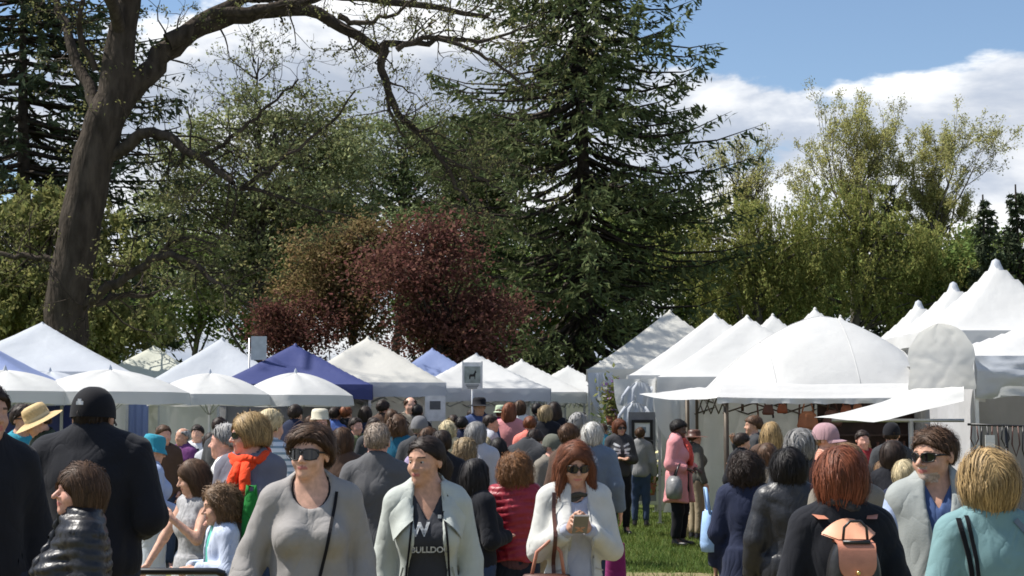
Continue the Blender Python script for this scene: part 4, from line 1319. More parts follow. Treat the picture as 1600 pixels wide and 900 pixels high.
# ------------------------------------------------------------------ the ground
def build_ground():
    m = mat('ground_grass', (0.050, 0.080, 0.020), 0.95, vary=0.3, nscale=1.2, bump=0.6, bscale=18, spec=0.1, color2=(0.11, 0.13, 0.040))
    g = MB(); n = 24
    g.sheet([[(-400 + 800 * i / n, -60 + 860 * j / n, 0) for i in range(n + 1)] for j in range(n + 1)])
    tag(g.build('ground', m), kind='structure')
    # worn strip of dry ground along the walkway
    d = mat('dry_ground', (0.26, 0.20, 0.12), 0.95, vary=0.25, nscale=5, bump=0.5, bscale=40, spec=0.1, color2=(0.16, 0.16, 0.07))
    b = MB(); rr = random.Random(3)
    b.sheet([[(-14 + i * 0.4, (2.5 if j == 0 else 16.9 + 0.25 * math.sin(i * 0.7) + rr.uniform(-.12, .12)) if j in (0, 5) else 2.5 + 2.85 * j, 0.004) for i in range(71)] for j in range(6)])
    tag(b.build('path', d), kind='structure')
    rs = np.random.default_rng(9)
    N = 90000
    Y = 15.8 + 13.0 * rs.uniform(0, 1, N) ** 1.3; X = rs.uniform(-1.5, 6.0, N) * Y / 20
    keep = (Y > 16.9 + 0.25 * np.sin((X + 14) / .4 * .7)) | (rs.uniform(0, 1, N) < .12)
    X, Y = X[keep], Y[keep]; N = len(X)
    h = rs.uniform(.03, .075, N); a = rs.uniform(0, 6.28, N); wd = rs.uniform(.004, .008, N) ; ln = rs.normal(0, .025, (N, 2))
    P = np.stack([X, Y, np.full(N, 0.002)], 1)
    dx = np.stack([np.cos(a) * wd, np.sin(a) * wd, np.zeros(N)], 1)
    V = np.stack([P - dx, P + dx, P + np.concatenate([ln, h[:, None]], 1)], 1).reshape(-1, 3)
    gm = mat('grass_blades', (0.085, 0.14, 0.028), 0.7, vary=0.2, nscale=.8, island=.35, hue=.03, translucent=.35, spec=.25, color2=(.14, .17, .04))
    tag(link('grass', mesh_np('grass', V, tris=np.arange(N * 3).reshape(-1, 3), smooth=False), gm), 'short green grass between the walkway and the stalls', 'grass', kind='stuff')
# ------------------------------------------------------------------ tents, umbrellas and stalls
def fabric(key, c, tr=0.28, rough=0.55, **k):
    d = dict(vary=0.05, nscale=1.3, bump=0.35, bscale=3.5, spec=0.3, translucent=tr, bdist=0.05); d.update(k)
    return mat(key, c, rough, **d)
VINYL = fabric('white_vinyl', (0.68, 0.68, 0.67))
VINYL_WARM = fabric('cream_vinyl', (0.66, 0.645, 0.59))
VINYL_SHADED = fabric('shade_tinted_white', (0.56, 0.59, 0.64))  # white cloth with the bluish tint of shade put into its colour
CREAM = fabric('cream_canvas', (0.66, 0.67, 0.58))
BLUE = fabric('blue_canvas', (0.060, 0.075, 0.215), tr=0.25)
PALEBLUE = fabric('pale_blue_canvas', (0.24, 0.30, 0.52), tr=0.25)
WALL = fabric('white_wall_sheet', (0.62, 0.62, 0.60), tr=0.15, bscale=2.5, bump=0.6)
STEEL = mat('grey_steel', (0.42, 0.43, 0.44), 0.4, vary=0.1, metal=0.7, spec=0.5)
ALU = mat('pale_aluminium', (0.62, 0.63, 0.64), 0.35, vary=0.08, metal=0.6, spec=0.5)
BRONZE = mat('dark_bronze_pole', (0.075, 0.06, 0.045), 0.5, vary=0.2, metal=0.3)
WOODP = mat('pale_wood', (0.36, 0.25, 0.14), 0.6, vary=0.25, nscale=10, stretch=(1, 1, 0.15))

def noise2(x, y, s=0.0):
    return math.sin(x * 2.3 + s + 1.3 * math.sin(y * 1.7 + s)) * 0.5 + math.sin(y * 3.1 + 2 * s + math.sin(x * 2.9)) * 0.35 + math.sin(x * 6.1 + y * 4.7 + s) * 0.15

def roof_grid(hw, hd, z0, z1, power, sag, seed, n=24, dome=None):
    rows = []
    for j in range(n + 1):
        row = []
        for i in range(n + 1):
            u, v = -1 + 2 * i / n, -1 + 2 * j / n
            if dome:
                r = (abs(u) ** dome + abs(v) ** dome) ** (1 / dome)
                r = min(r, 1.0)
                z = z0 + (z1 - z0) * max(0.0, 1 - r ** 1.6) ** 0.93
            else:
                t = 1 - max(abs(u), abs(v))
                z = z0 + (z1 - z0) * (t ** power)
                e = min(abs(u), abs(v)) / max(max(abs(u), abs(v)), 1e-6)      # 0 mid panel, 1 on the hip
                z -= sag * (1 - e) * math.sin(math.pi * min(1, t * 1.0 + 0.02)) 
            z += 0.010 * noise2(u * 3, v * 3, seed)
            row.append((u * hw, v * hd, z))
        rows.append(row)
    return rows

def tent(label, x, y, rz, w, dp, eave, peak, m, vm=None, power=1.05, sag=0.05, valance=0.26, walls='', wm=None, legm=None, seed=0.0, cap=False, dome=None, group='market tents', name='market_tent', open_val='', skip_val=''):
    root = empty(name, (x, y, 0), R(rz))
    tag(root, label, 'tent', group)
    hw, hd = w / 2, dp / 2
    vm = vm or m; wm = wm or WALL; legm = legm or STEEL
    b = MB(); rows = roof_grid(hw, hd, eave, peak, power, sag, seed, dome=dome); b.sheet(rows)
    roof = b.build('canopy', m, root)
    if cap:
        c = MB(); c.lathe([(0.13, -0.19), (0.085, -0.09), (0.06, -0.02), (0.0, 0.015)], (0, 0, peak), 14); c.build('peak_cap', VINYL_SHADED, roof)
    else:
        c = MB(); c.lathe([(0.045, -0.05), (0.02, -0.012), (0.0, 0.0)], (0, 0, peak + 0.015), 10); c.build('peak_cap', m, roof)
    sides = {'f': ((-hw, -hd), (hw, -hd), (0, -1)), 'b': ((hw, hd), (-hw, hd), (0, 1)), 'l': ((-hw, hd), (-hw, -hd), (-1, 0)), 'r': ((hw, -hd), (hw, hd), (1, 0))}
    for key, (p, q, nrm) in sides.items():
        if valance and key not in skip_val:
            rows = []
            for j in range(5):
                row = []
                for i in range(29):
                    t = i / 28
                    wv = 0.012 * math.sin(t * 19 + seed * 3) * (j / 4) + 0.006 * math.sin(t * 47 + seed)
                    sg = 0.018 * math.sin(math.pi * ((t * 4) % 1)) * (j / 4)
                    row.append((p[0] + (q[0] - p[0]) * t + nrm[0] * (0.012 + wv), p[1] + (q[1] - p[1]) * t + nrm[1] * (0.012 + wv), eave + 0.005 - valance * j / 4 + sg))
                rows.append(row)
            v = MB(); v.sheet(rows); v.build('valance', vm, roof)
        if key in walls:
            rows = []
            zt = eave - 0.05
            for j in range(9):
                row = []
                for i in range(33):
                    t = 0.02 + 0.96 * i / 32
                    z = 0.04 + (zt - 0.04) * (1 - j / 8)
                    wv = 0.035 * math.sin(t * 31 + seed + 0.8 * math.sin(z * 2)) * (0.35 + 0.65 * j / 8) + 0.015 * math.sin(t * 77 + z)
                    row.append((p[0] + (q[0] - p[0]) * t - nrm[0] * (0.05 + wv), p[1] + (q[1] - p[1]) * t - nrm[1] * (0.05 + wv), z))
                rows.append(row)
            v = MB(); v.sheet(rows); v.build('side_wall', wm, root)
    for su in (-1, 1):
        for sv in (-1, 1):
            l = MB(); l.box((su * (hw - 0.04), sv * (hd - 0.04), eave / 2 - 0.01), (0.045, 0.045, eave - 0.02))
            l.box((su * (hw - 0.04), sv * (hd - 0.04), 0.012), (0.12, 0.12, 0.02)); l.build('leg', legm, root)
    tr = MB()
    for (p, q, nrm) in sides.values():
        a = Vector((p[0], p[1], eave - 0.06)); c = Vector((q[0], q[1], eave - 0.06)); inn = Vector((-nrm[0], -nrm[1], 0)) * 0.05
        n = 4
        for i in range(n):
            a1 = a + (c - a) * (i / n) + inn; c1 = a + (c - a) * ((i + 1) / n) + inn
            dz = Vector((0, 0, 0.28))
            tr.tube([a1, c1 - dz] if i % 2 == 0 else [a1 - dz, c1], 0.011, 4)
            tr.tube([a1 - dz, c1] if i % 2 == 0 else [a1, c1 - dz], 0.011, 4)
    tr.build('truss', legm, root)
    return root

def umbrella(label, px, d, peak_py, dia, m, rim=1.88, seed=0):
    p = at(px, peak_py, d)
    root = empty('market_umbrella', (p.x, d, 0), 0.3 * seed)
    tag(root, label, 'umbrella', 'white market umbrellas')
    n, pk = 8, p.z; rad = dia / 2
    rows = []
    for j in range(9):
        t = j / 8; row = []
        for i in range(n * 4 + 1):
            a = 2 * math.pi * i / (n * 4); f = (i % 4) / 4.0
            sc = 1 - 0.055 * math.sin(math.pi * f) * t
            z = pk + (rim + 0.16 - pk) * (t ** 1.75) - 0.04 * math.sin(math.pi * f) * math.sin(math.pi * min(1, t + .1)) 
            row.append((rad * t * sc * math.cos(a), rad * t * sc * math.sin(a), z))
        rows.append(row)
    b = MB(); b.sheet(rows); can = b.build('canopy', m, root)
    rows2 = [[(q[0] * (1 + 0.01 * k), q[1] * (1 + 0.01 * k), q[2] - 0.16 * k / 3 + (0.012 * math.sin(i * 1.1 + seed) * k / 3)) for i, q in enumerate(rows[-1])] for k in range(4)]
    b = MB(); b.sheet(rows2); b.build('valance', m, can)
    b = MB(); b.lathe([(0.03, 0), (0.022, 0.05), (0.0, 0.09)], (0, 0, pk - 0.02), 10); b.build('finial', ALU, can)
    b = MB(); b.tube([(0, 0, 0.0), (0, 0, pk - 0.01)], 0.022, 10); b.build('pole', ALU, root)
    for i in range(n):
        a = 2 * math.pi * i / n
        b = MB(); b.tube([(0, 0, pk - 0.05), (rad * 0.5 * math.cos(a), rad * 0.5 * math.sin(a), pk + (rim + .16 - pk) * .5 ** 1.75 - 0.03), (rad * 0.98 * math.cos(a), rad * 0.98 * math.sin(a), rim + 0.14)], 0.008, 4)
        b.tube([(0, 0, rim - 0.15), (rad * 0.5 * math.cos(a), rad * 0.5 * math.sin(a), pk + (rim + .16 - pk) * .5 ** 1.75 - 0.03)], 0.007, 4)
        b.build('rib', ALU, can)
    b = MB(); b.lathe([(0.25, 0), (0.25, 0.05), (0.05, 0.09), (0.03, 0.3)], (0, 0, 0.004), 16); b.build('base', STEEL, root)
    return root

def X_(px, d): return at(px, 655, d).x

def build_tents():
    T = tent
    # left row, receding towards the middle of the picture
    T('large white tent with a high peak at the picture edge under the old tree', X_(62, 25.5), 25.5, 10, 3.1, 3.1, 2.42, 3.28, VINYL_SHADED, walls='b', seed=1)
    T('blue tent half out of the picture in front of the large white tent', X_(-62, 22.2), 22.2, 8, 2.55, 2.55, 2.22, 2.95, PALEBLUE, walls='b', wm=BLUE, seed=2)
    T('pale cream tent peeping between the large white and the bluish white tent', X_(238, 34), 34, 8, 2.55, 2.55, 2.5, 3.3, CREAM, walls='b', seed=3)
    T('bluish white tent dappled with branch shadows behind two umbrellas', X_(345, 28.8), 28.8, 8, 2.55, 2.55, 2.32, 3.20, VINYL_SHADED, walls='b', seed=4)
    T('deep blue tent between the dappled white and the warm white tent', X_(460, 26.6), 26.6, 8, 2.55, 2.55, 2.25, 2.98, BLUE, walls='bl', seed=5)
    T('warm white tent with the tallest peak left of the aisle', X_(574, 27.4), 27.4, 8, 2.55, 2.55, 2.30, 3.15, VINYL_WARM, vm=VINYL_SHADED, walls='bl', seed=6, power=1.0)
    T('small pale blue tent behind the hanging horse sign', X_(675, 34.0), 34.0, 8, 2.55, 2.55, 2.4, 3.24, PALEBLUE, walls='b', seed=7)
    T('white tent that carries the framed horse sign', X_(744, 30.4), 30.4, 8, 2.55, 2.55, 2.26, 2.98, VINYL, vm=VINYL_SHADED, walls='bl', seed=8)
    T('white tent second from the end of the left row', X_(815, 35.5), 35.5, 8, 2.55, 2.55, 2.28, 3.06, VINYL, walls='b', seed=9)
    T('small white tent closing the end of the aisle', X_(888, 40.5), 40.5, 8, 2.55, 2.55, 2.35, 3.08, VINYL, walls='b', seed=10)
    # right row
    kw = dict(power=1.12, sag=0.07, seed=11)
    T('farthest steep white tent of the near right hand row', 3.40, 33.0, -4, 3.5, 3.3, 2.70, 4.02, VINYL_WARM, walls='rb', **kw)
    T('steep white tent second from the aisle end in the right hand row', 3.93, 29.7, -4, 3.4, 3.2, 2.48, 3.72, VINYL, walls='rb', **kw)
    T('steep white tent directly behind the domed canopy', 4.05, 26.4, -4, 3.2, 3.1, 2.36, 3.46, VINYL, walls='rb', **kw)
    T('white peak rising behind the domed canopy, leftmost of three', 6.5, 38.2, 0, 3.0, 3.0, 2.9, 4.30, VINYL, walls='b', **kw)
    T('white peak rising behind the domed canopy, tallest of three', 6.92, 35.0, 0, 3.0, 3.0, 2.8, 4.22, VINYL, walls='b', **kw)
    T('white peak rising behind the domed canopy, rightmost of three', 9.0, 42.0, 0, 3.0, 3.0, 2.9, 4.52, VINYL, walls='b', **kw)
    mk = dict(power=1.75, sag=0.0, cap=True, group='high peaked marquees', walls='rb', seed=12, valance=0.22)
    T('nearest high peaked white marquee at the picture edge', 7.66, 24.2, 0, 3.1, 3.2, 2.98, 4.20, VINYL, **mk)
    T('middle one of the three high peaked white marquees', 7.96, 27.6, 0, 3.1, 3.2, 2.95, 4.14, VINYL, **mk)
    T('smallest and farthest of the three high peaked white marquees', 8.33, 31.4, 0, 3.1, 3.2, 2.92, 4.10, VINYL, **mk)

    # the domed canopy with awnings
    dm = tent('wide white domed canopy with a sloping front awning and hanging bags', 4.60, 22.85, 0, 3.4, 3.4, 2.10, 3.20, VINYL, valance=0.0, walls='b', dome=3.0, legm=BRONZE, seed=13, name='domed_canopy')
    def awning(name, rows, m, parent, sc=1.0):
        b = MB(); b.sheet(rows); return b.build(name, m, parent)
    def bil(p00, p10, p11, p01, n=14, k=10, sag=0.05, wr=0.012, s=0.0):
        rows = []
        for j in range(k + 1):
            v = j / k; row = []
            for i in range(n + 1):
                u = i / n
                p = (Vector(p00) * (1 - u) + Vector(p10) * u) * (1 - v) + (Vector(p01) * (1 - u) + Vector(p11) * u) * v
                z = -sag * math.sin(math.pi * u) * math.sin(math.pi * v * 0.5 + 0.2) + wr * noise2(u * 5, v * 5, s)
                row.append((p.x, p.y + wr * noise2(v * 4, u * 4, s), p.z + z))
            rows.append(row)
        return rows
    hw = 1.7
    for (kx, ky) in ((0.12, None), (None, 0.0), (0.62, None), (-0.55, None)):
        pts = []
        for i in range(25):
            q = -1 + i / 12
            u_, v_ = (kx, q) if ky is None else (q, ky)
            r_ = min((abs(u_) ** 3.0 + abs(v_) ** 3.0) ** (1 / 3.0), 1.0)
            pts.append((u_ * hw, v_ * hw, 2.10 + 1.10 * max(0.0, 1 - r_ ** 1.6) ** 0.93 + 0.010 * noise2(u_ * 3, v_ * 3, 13) + 0.004))
        b = MB(); b.tube(pts, 0.005, 5); b.build('seam', VINYL, dm)
    awning('front_awning', bil((-hw, -hw, 2.17), (hw, -hw, 2.17), (hw + 0.05, -hw - 0.5, 1.99), (-hw - 0.15, -hw - 0.5, 1.97), sag=0.03), VINYL, dm)
    awning('awning_valance', [[(-hw - 0.15 + (2 * hw + 0.2) * i / 60, -hw - 0.505 - 0.006 * math.sin(i * .9) * j, 1.968 + 0.02 * i / 60 - 0.03 * math.sin(math.pi * i / 60) * 0.55 - 0.085 * j / 3 + (0.018 * abs(math.sin(i * .52)) * (j == 3))) for i in range(61)] for j in range(4)], VINYL, dm)
    awning('side_awning', bil((-hw, hw - 0.3, 2.17), (-hw, -hw, 2.17), (-hw - 0.15, -hw - 0.5, 1.97), (-hw - 0.95, hw - 0.9, 2.06), sag=0.06), VINYL, dm)
    for (px, py, h) in ((-hw - 0.02, -hw - 0.42, 1.98), (-hw - 0.12, hw - 0.1, 2.10)):
        b = MB(); b.tube([(px, py, 0), (px, py, h)], 0.035, 8); b.build('pole', BRONZE, dm)
    b = MB(); b.tube([(-hw, -hw - 0.05, 2.0), (hw, -hw - 0.05, 2.0)], 0.018, 8); b.build('rail', BRONZE, dm)
    # hanging walls, tied back, of the right row
    def drape(label, top, bot, wtop, pinch, ax, m=WALL, seed=0.0):
        """cloth hung from a bar and gathered at a tie"""
        rows = []
        top = Vector(top); h = top.z - bot; ax = Vector(ax)
        nn = Vector((ax.y, -ax.x, 0))
        for j in range(22):
            v = j / 21; row = []
            wv = wtop * (1 - (1 - pinch) * math.exp(-((v - 0.62) / 0.22) ** 2) - 0.25 * v)
            shift = 0.35 * wtop * math.exp(-((v - 0.62) / 0.25) ** 2)
            for i in range(31):
                u = i / 30 - 0.5
                f = 0.03 * math.sin(u * 15 + 3 * v + seed + 1.5 * math.sin(u * 7)) * (0.4 + v)
                row.append(top + ax * (u * wv + shift) + nn * f + Vector((0, 0, -h * v)))
            rows.append(row)
        b = MB(); b.sheet(rows); o = b.build('wall_drape', m, None)
        tag(o, label, 'drape', 'tied back tent walls'); return o
    drape('white tent wall tied back beside the framed pictures', at(1000, 592, 27.9), 0.15, 1.0, 0.35, (0.95, -0.3, 0), seed=1)
    drape('pale tent wall gathered behind the person in the pink coat', at(1062, 618, 24.7), 0.2, 0.85, 0.6, (1, 0, 0), seed=2)
    drape('white sheet hanging at the front corner of the farthest right tent', at(938, 582, 31.2), 0.9, 0.5, 0.8, (1, -0.2, 0), m=VINYL_SHADED, seed=3)
    b = MB(); b.sheet(bil((0, 0, 1.55), (1.15, 0, 1.55), (1.15, 0, 0), (0, 0, 0), sag=0, wr=0.03)); o = b.build('tent_wall_panel', WALL, None)
    o.location = (X_(1062, 24.95), 24.95, 0.35); tag(o, 'plain pale cloth wall at the side of the domed stall', 'tent wall')

    # nearest stall on the right
    st = tent('nearest white stall at the picture edge with crumpled valance', 7.1, 20.1, 0, 3.1, 3.2, 2.42, 3.05, VINYL, vm=VINYL_SHADED, walls='rbl', seed=14, name='front_stall', valance=0.0, legm=ALU, wm=mat('shade_grey_wall', (0.42, 0.42, 0.43), 0.7, vary=0.1, nscale=1.5, bump=0.4, bscale=2, bdist=0.05))  # wall sheet greyed: its shade is put into the colour
    rows = []
    for j in range(14):
        v = j / 13; row = []
        for i in range(60):
            u = i / 59
            yb = -1.6 - 0.03 - 0.10 * math.sin(math.pi * v) - 0.045 * noise2(u * 9, v * 4, 1) * (0.4 + v) - 0.03 * abs(math.sin(v * 8 + 5 * noise2(u * 3, v, 2)))
            row.append((-1.55 + 3.1 * u, yb, 2.44 - 0.50 * v - 0.02 * math.sin(u * 30) * v))
        rows.append(row)
    b = MB(); b.sheet(rows); b.build('crumpled_valance', VINYL_SHADED, st)
    # bulging rolled flap
    rows = []
    for j in range(30):
        v = j / 29; row = []
        for i in range(40):
            u = i / 39
            xx, zz = (u - .5) * 2, v * 2 - 1                       # -1..1 across, bottom to top
            half = 0.36 * math.sqrt(max(0.02, 1 - max(0, zz + .1) ** 2.3 * .82)) * (1 + .05 * noise2(v * 5, 1, 2))
            th = math.atan2(zz + .25, xx - .35); q_ = math.hypot(zz + .25, xx - .35)
            cr = abs(math.sin(3.0 * th + 1.2 * noise2(u * 3, v * 3, 5))) ** .6
            bul = (1 - xx * xx) * (1 - .5 * zz * zz)
            row.append((xx * half, -0.05 * bul - 0.03 * min(1, q_ * 1.5) * cr * bul + .005 * noise2(u * 12, v * 12, 1), 0.40 * zz))
        rows.append(row)
    b = MB(); b.sheet(rows); o = b.build('rolled_flap', fabric('cream_flap', (0.74, 0.73, 0.69), tr=0.65, bump=0.2, bscale=6), None)
    p = at(1470, 557, 18.6); o.location = p; o.rotation_euler = (0, 0, R(-48)); o.scale = (1.25, 1.0, 1.0); tag(o, 'bulging crumpled cream flap rolled up at the stall corner', 'tent flap')
    P = [at(1506, 603, 18.35), at(1432, 606, 18.9), at(1272, 652, 17.9), at(1372, 660, 17.2), at(1506, 626, 18.1)]
    rows = []
    for j in range(13):
        v = j / 12; a = P[1].lerp(P[0], v); 
        lo = P[2].lerp(P[3], min(1, v * 1.6)) if v < 0.625 else P[3].lerp(P[4], (v - 0.625) / 0.375)
        rows.append([a.lerp(lo, i / 14) + Vector((0, 0, -0.05 * math.sin(math.pi * i / 14) + 0.008 * noise2(i * .4, v * 6))) for i in range(15)])
    b = MB(); b.sheet(rows); o = b.build('low_awning', VINYL, None)
    tag(o, 'low slanting white awning in front of the domed canopy', 'awning')
    fr = empty('awning_frame', (X_(1423, 18.0), 18.0, 0)); tag(fr, 'grey metal bar and post under the low awning', 'frame')
    x0 = fr.location.x
    b = MB(); b.tube([(0, 0, 0), (0, 0, 1.66)], 0.03, 8); b.build('post', STEEL, fr)
    b = MB(); b.tube([(X_(1300, 18) - x0, 0, 1.665), (X_(1506, 18) - x0, 0, 1.665)], 0.02, 8); b.build('bar', STEEL, fr)

    # umbrellas on the left
    umbrella('white umbrella directly behind the black cap', 172, 21.0, 577, 2.15, VINYL, seed=1)
    umbrella('white umbrella between the black cap and the orange scarf', 328, 22.8, 583, 1.85, VINYL, seed=2)
    umbrella('white umbrella above the grey sweater, nearest the aisle', 462, 23.6, 582, 1.75, VINYL, seed=3)
    umbrella('white umbrella cut off by the picture edge', 8, 20.4, 578, 2.0, VINYL, seed=4)
    umbrella('bluish white umbrella half hidden behind the two leftmost ones', 78, 23.8, 580, 1.9, VINYL_SHADED, seed=5)
# ------------------------------------------------------------------ the people
def C_(key, c, **k): return cloth('cloth_' + key, c, **k)
def build_people():
    p = person
    blk = C_('black_knit', (0.014, 0.015, 0.020)); navy = C_('navy', (0.020, 0.026, 0.055)); char = C_('charcoal', (0.045, 0.047, 0.052))
    grey = C_('grey_knit', (0.29, 0.275, 0.265), bscale=160, bump=0.25); tee = C_('slate_tee', (0.105, 0.105, 0.110)); dtee = C_('dark_print_tee', (0.036, 0.038, 0.046))
    hood = C_('pale_sage_softshell', (0.44, 0.47, 0.44), bump=0.08, wrinkle=0.3); white = C_('white_jacket', (0.56, 0.56, 0.53), bump=0.08, wrinkle=0.3); ltgrey = C_('light_grey', (0.45, 0.46, 0.50))
    denim = C_('denim', (0.035, 0.055, 0.105)); dkden = C_('dark_denim', (0.018, 0.024, 0.042)); teal = C_('dusty_teal', (0.17, 0.285, 0.30)); tealb = C_('bright_teal', (0.04, 0.28, 0.38))
    red = C_('deep_red_quilt', (0.30, 0.018, 0.035), rough=0.45, spec=0.4); puff = mat('black_puffer', (0.013, 0.013, 0.016), 0.40, vary=0.2, bump=0.25, bscale=30, spec=0.45, bdist=0.012, wrinkle=0.22)
    leath = mat('black_leather_coat', (0.020, 0.021, 0.025), 0.44, vary=0.2, bump=0.25, bscale=30, spec=0.45, bdist=0.012, wrinkle=0.25)
    blue = C_('sky_blue', (0.30, 0.46, 0.72)); ltblue = C_('light_blue', (0.38, 0.46, 0.66)); paleblue = C_('pale_blue', (0.52, 0.58, 0.72)); mint = C_('mint', (0.10, 0.45, 0.36))
    heather = C_('heather_grey_jacket', (0.15, 0.15, 0.185)); orange = C_('orange_red_scarf', (0.78, 0.07, 0.02), wrinkle=1.0); taupe = C_('taupe', (0.20, 0.18, 0.15)); vestg = C_('grey_fleece_vest', (0.29, 0.31, 0.30), bump=0.3)
    pink = C_('dusty_pink_coat', (0.62, 0.26, 0.27)); coral = C_('coral', (0.70, 0.20, 0.16)); hotp = C_('hot_pink', (0.65, 0.06, 0.20)); brownj = C_('brown_jacket', (0.09, 0.055, 0.04)); green = C_('dark_green', (0.03, 0.05, 0.035))
    steel = C_('steel_blue', (0.14, 0.18, 0.24)); tealj = C_('teal_jacket', (0.02, 0.12, 0.20)); cream = C_('cream', (0.62, 0.52, 0.34)); purple = C_('purple', (0.16, 0.05, 0.17)); redsc = C_('dark_red', (0.32, 0.03, 0.035)); rsc = C_('rose_scarf', (0.60, 0.09, 0.07), wrinkle=1.0)
    wht = C_('white_cotton', (0.72, 0.72, 0.72)); stripe = C_('white_stripes', (0.66, 0.70, 0.74), stripes=(22, (0.22, 0.30, 0.36), 0.62, 2)); khaki = C_('khaki', (0.30, 0.24, 0.16)); dress = C_('grey_dress', (0.36, 0.36, 0.37), nscale=40, vary=0.25)
    straw = mat('straw', (0.55, 0.40, 0.20), 0.8, vary=0.15, nscale=60, bump=0.6, bscale=120, bdist=0.004); capm = C_('black_cap', (0.010, 0.010, 0.013), wrinkle=0.0)
    tan = mat('copper_leather', (0.48, 0.20, 0.13), 0.42, vary=0.12, nscale=20, bump=0.2, bscale=120, spec=0.5, bdist=0.002); brass = mat('brass', (0.75, 0.55, 0.22), 0.25, metal=1.0)
    brl = mat('brown_leather', (0.085, 0.035, 0.025), 0.45, vary=0.2, bump=0.3, bscale=60, spec=0.4, bdist=0.004); silver = mat('silver_grey_leather', (0.20, 0.20, 0.20), 0.4, vary=0.25, bump=0.4, bscale=30, spec=0.5)
    top = lambda m, **k: dict(dict(name='top', mat=m, t=0.014), **k)
    jac = lambda m, **k: dict(dict(name='jacket', mat=m, t=0.026), **k)
    tro = lambda m, **k: dict(dict(mat=m), **k)

    # ---- nearest people, from the left
    a = p('edge_man', 'person in black jacket cut off by the left picture edge', -22, 600, 6.7, 35, lod=1, skin='tan', hair=('short', 'dark', {'t': .02}), head_yaw=20, bust=0, bw=1.12, layers=[jac(blk, collar=(.05, .075))], legs=tro(dkden))
    a = p('cap_man', 'big person in black cap and black sweater seen from behind', 172, 612, 7.4, 178, lod=0, skin='tan', hair=('short', 'dark', {'t': .008, 'hat': 1}), bust=0, bw=1.36, bd=1.30, belly=.03, sh=1.12, head_yaw=-5, pitch=4, head_dz=-.045, head_fwd=.01, arms=('bent', 'pocket'), layers=[top(blk, t=.03, fold=0.0099, collar=(.012, .072))], legs=tro(dkden), face=(1.1, 1.15, 1.1))
    a['root'].location.x = at(135, 655, 7.4).x + 0.03
    ball_cap(a, capm, t=.022)
    e = MB(); e.box((0.012, 0.1395, 1.652), (0.030, 0.006, 0.016)); e.box((0.014, 0.1385, 1.664), (0.014, 0.006, 0.012)); hb_build(a, e, 'cap_emblem', wht)
    a = p('puffer', 'person in black quilted jacket facing the left picture edge', 122, 724, 6.1, -66, lod=0, skin='pink', hair=('bob', 'brown', {'fringe': .03, 'bot': 1.488, 'wide': 1.08, 'fly': .004, 't': .016, 'part': 0.05, 'dens': 1.3}), head_yaw=14, pitch=-4, arms=('bent', 'down'), layers=[top(blk, t=.012, collar=(.03, .066)), jac(puff, t=.035, puff=(.018, .050), collar=(.055, .088), open=(.035, .05), fold=0.0069)], legs=tro(dkden), eyes=(-.0, 0), face=(1, 1, 1.12))
    a = p('teal_shirt', 'person in bright teal shirt with sunglasses at the left edge', 36, 633, 13.5, 30, lod=1, skin='tan', hair=('short', 'dark', {'t': .02}), head_yaw=25, arms=('front', 'bent'), layers=[top(tealb, sleeve=1.2, ts=.02)], legs=tro(tealb)); sunglasses(a)
    a = p('straw_hat', 'person in wide straw hat and dark green jacket looking down', 68, 634, 13.0, -60, lod=1, hair=('short', 'brown', {'hat': 1}), pitch=28, bust=0, arms=('front', 'front'), layers=[jac(green)], legs=tro(dkden)); round_hat(a, straw, brim=.085, crown=.115, droop=.03, band=cream)
    a = p('blue_hat', 'person in turquoise hat and light blue shirt behind the black sweater', 238, 682, 12.5, 120, lod=1, hair=('short', 'brown', {'hat': 1}), pitch=12, layers=[top(ltblue, t=.025)], legs=tro(C_('pale_linen', (.5, .55, .6)), t=.035), arms=('bent', 'down')); round_hat(a, tealb, brim=.03, crown=.11, droop=.05)
    a = p('grey_dress', 'child in sleeveless grey dress reaching down with one arm', 306, 720, 9.6, -40, fingers=True, lod=0, hair=('long', 'brown', {'bot': 1.30, 'fringe': .03, 'wide': 1.1}), head_yaw=-25, pitch=14, bust=.4, bw=.9, hs=1.07, arms=(((-.235, -.10, 1.14), (-.25, -.24, .94)), ((.18, -.12, 1.14), (.05, -.25, 1.30))), hands=('relaxed', 'grip'), layers=[dict(name='dress', mat=dress, t=.014, sleeve=0, neck=('crew', .02), skirt=(.50, .27))], legs=dict(mat=dress, name='leggings', t=.006, hem=.3))
    a = p('toddler', 'small child in pale blue cardigan over mint dress', 347, 768, 8.8, -62, fingers=True, lod=0, hair=('curly', 'lightbrown', {'wide': .86, 't': .016, 'bot': 1.50}), hs=1.26, head_yaw=-4, pitch=8, bust=0, bw=.96, arms=('front', 'front'), hands=('grip', 'grip'), layers=[dict(name='dress', mat=mint, t=.016, sleeve=0, skirt=(.52, .26)), dict(name='cardigan', mat=paleblue, t=.030, open=(.03, .09), hem=.80)], legs=dict(mat=mint, name='leggings', t=.006, hem=.2))
    a = p('orange_scarf', 'person in orange scarf, grey jacket and sunglasses with folded arms', 392, 646, 9.1, -16, fingers=True, lod=0, skin='pink', hair=('bob', 'blonde', {'t': .018, 'bot': 1.525, 'fringe': .012, 'fly': .006, 'wide': .95}), head_yaw=-52, pitch=4, arms=('fold', 'fold'), bw=1.08, layers=[jac(heather, t=.022, sleeve=1.55, fold=0.0099)], legs=tro(denim)); sunglasses(a, big=1.0); scarf(a, orange, r=.042, rad=.092, z=1.44)
    a = p('companion', 'person facing away beside the orange scarf, mostly hidden', 352, 662, 10.0, -95, lod=1, skin='pink', hair=('short', 'grey', {}), bust=0, layers=[top(wht)], legs=tro(khaki))
    a = p('striped_shirt', 'person in white and blue striped shirt behind the orange scarf', 424, 641, 11.5, 150, lod=1, hair=('bun', 'platinum', {'t': .022}), layers=[top(stripe, t=.02)], legs=tro(denim))
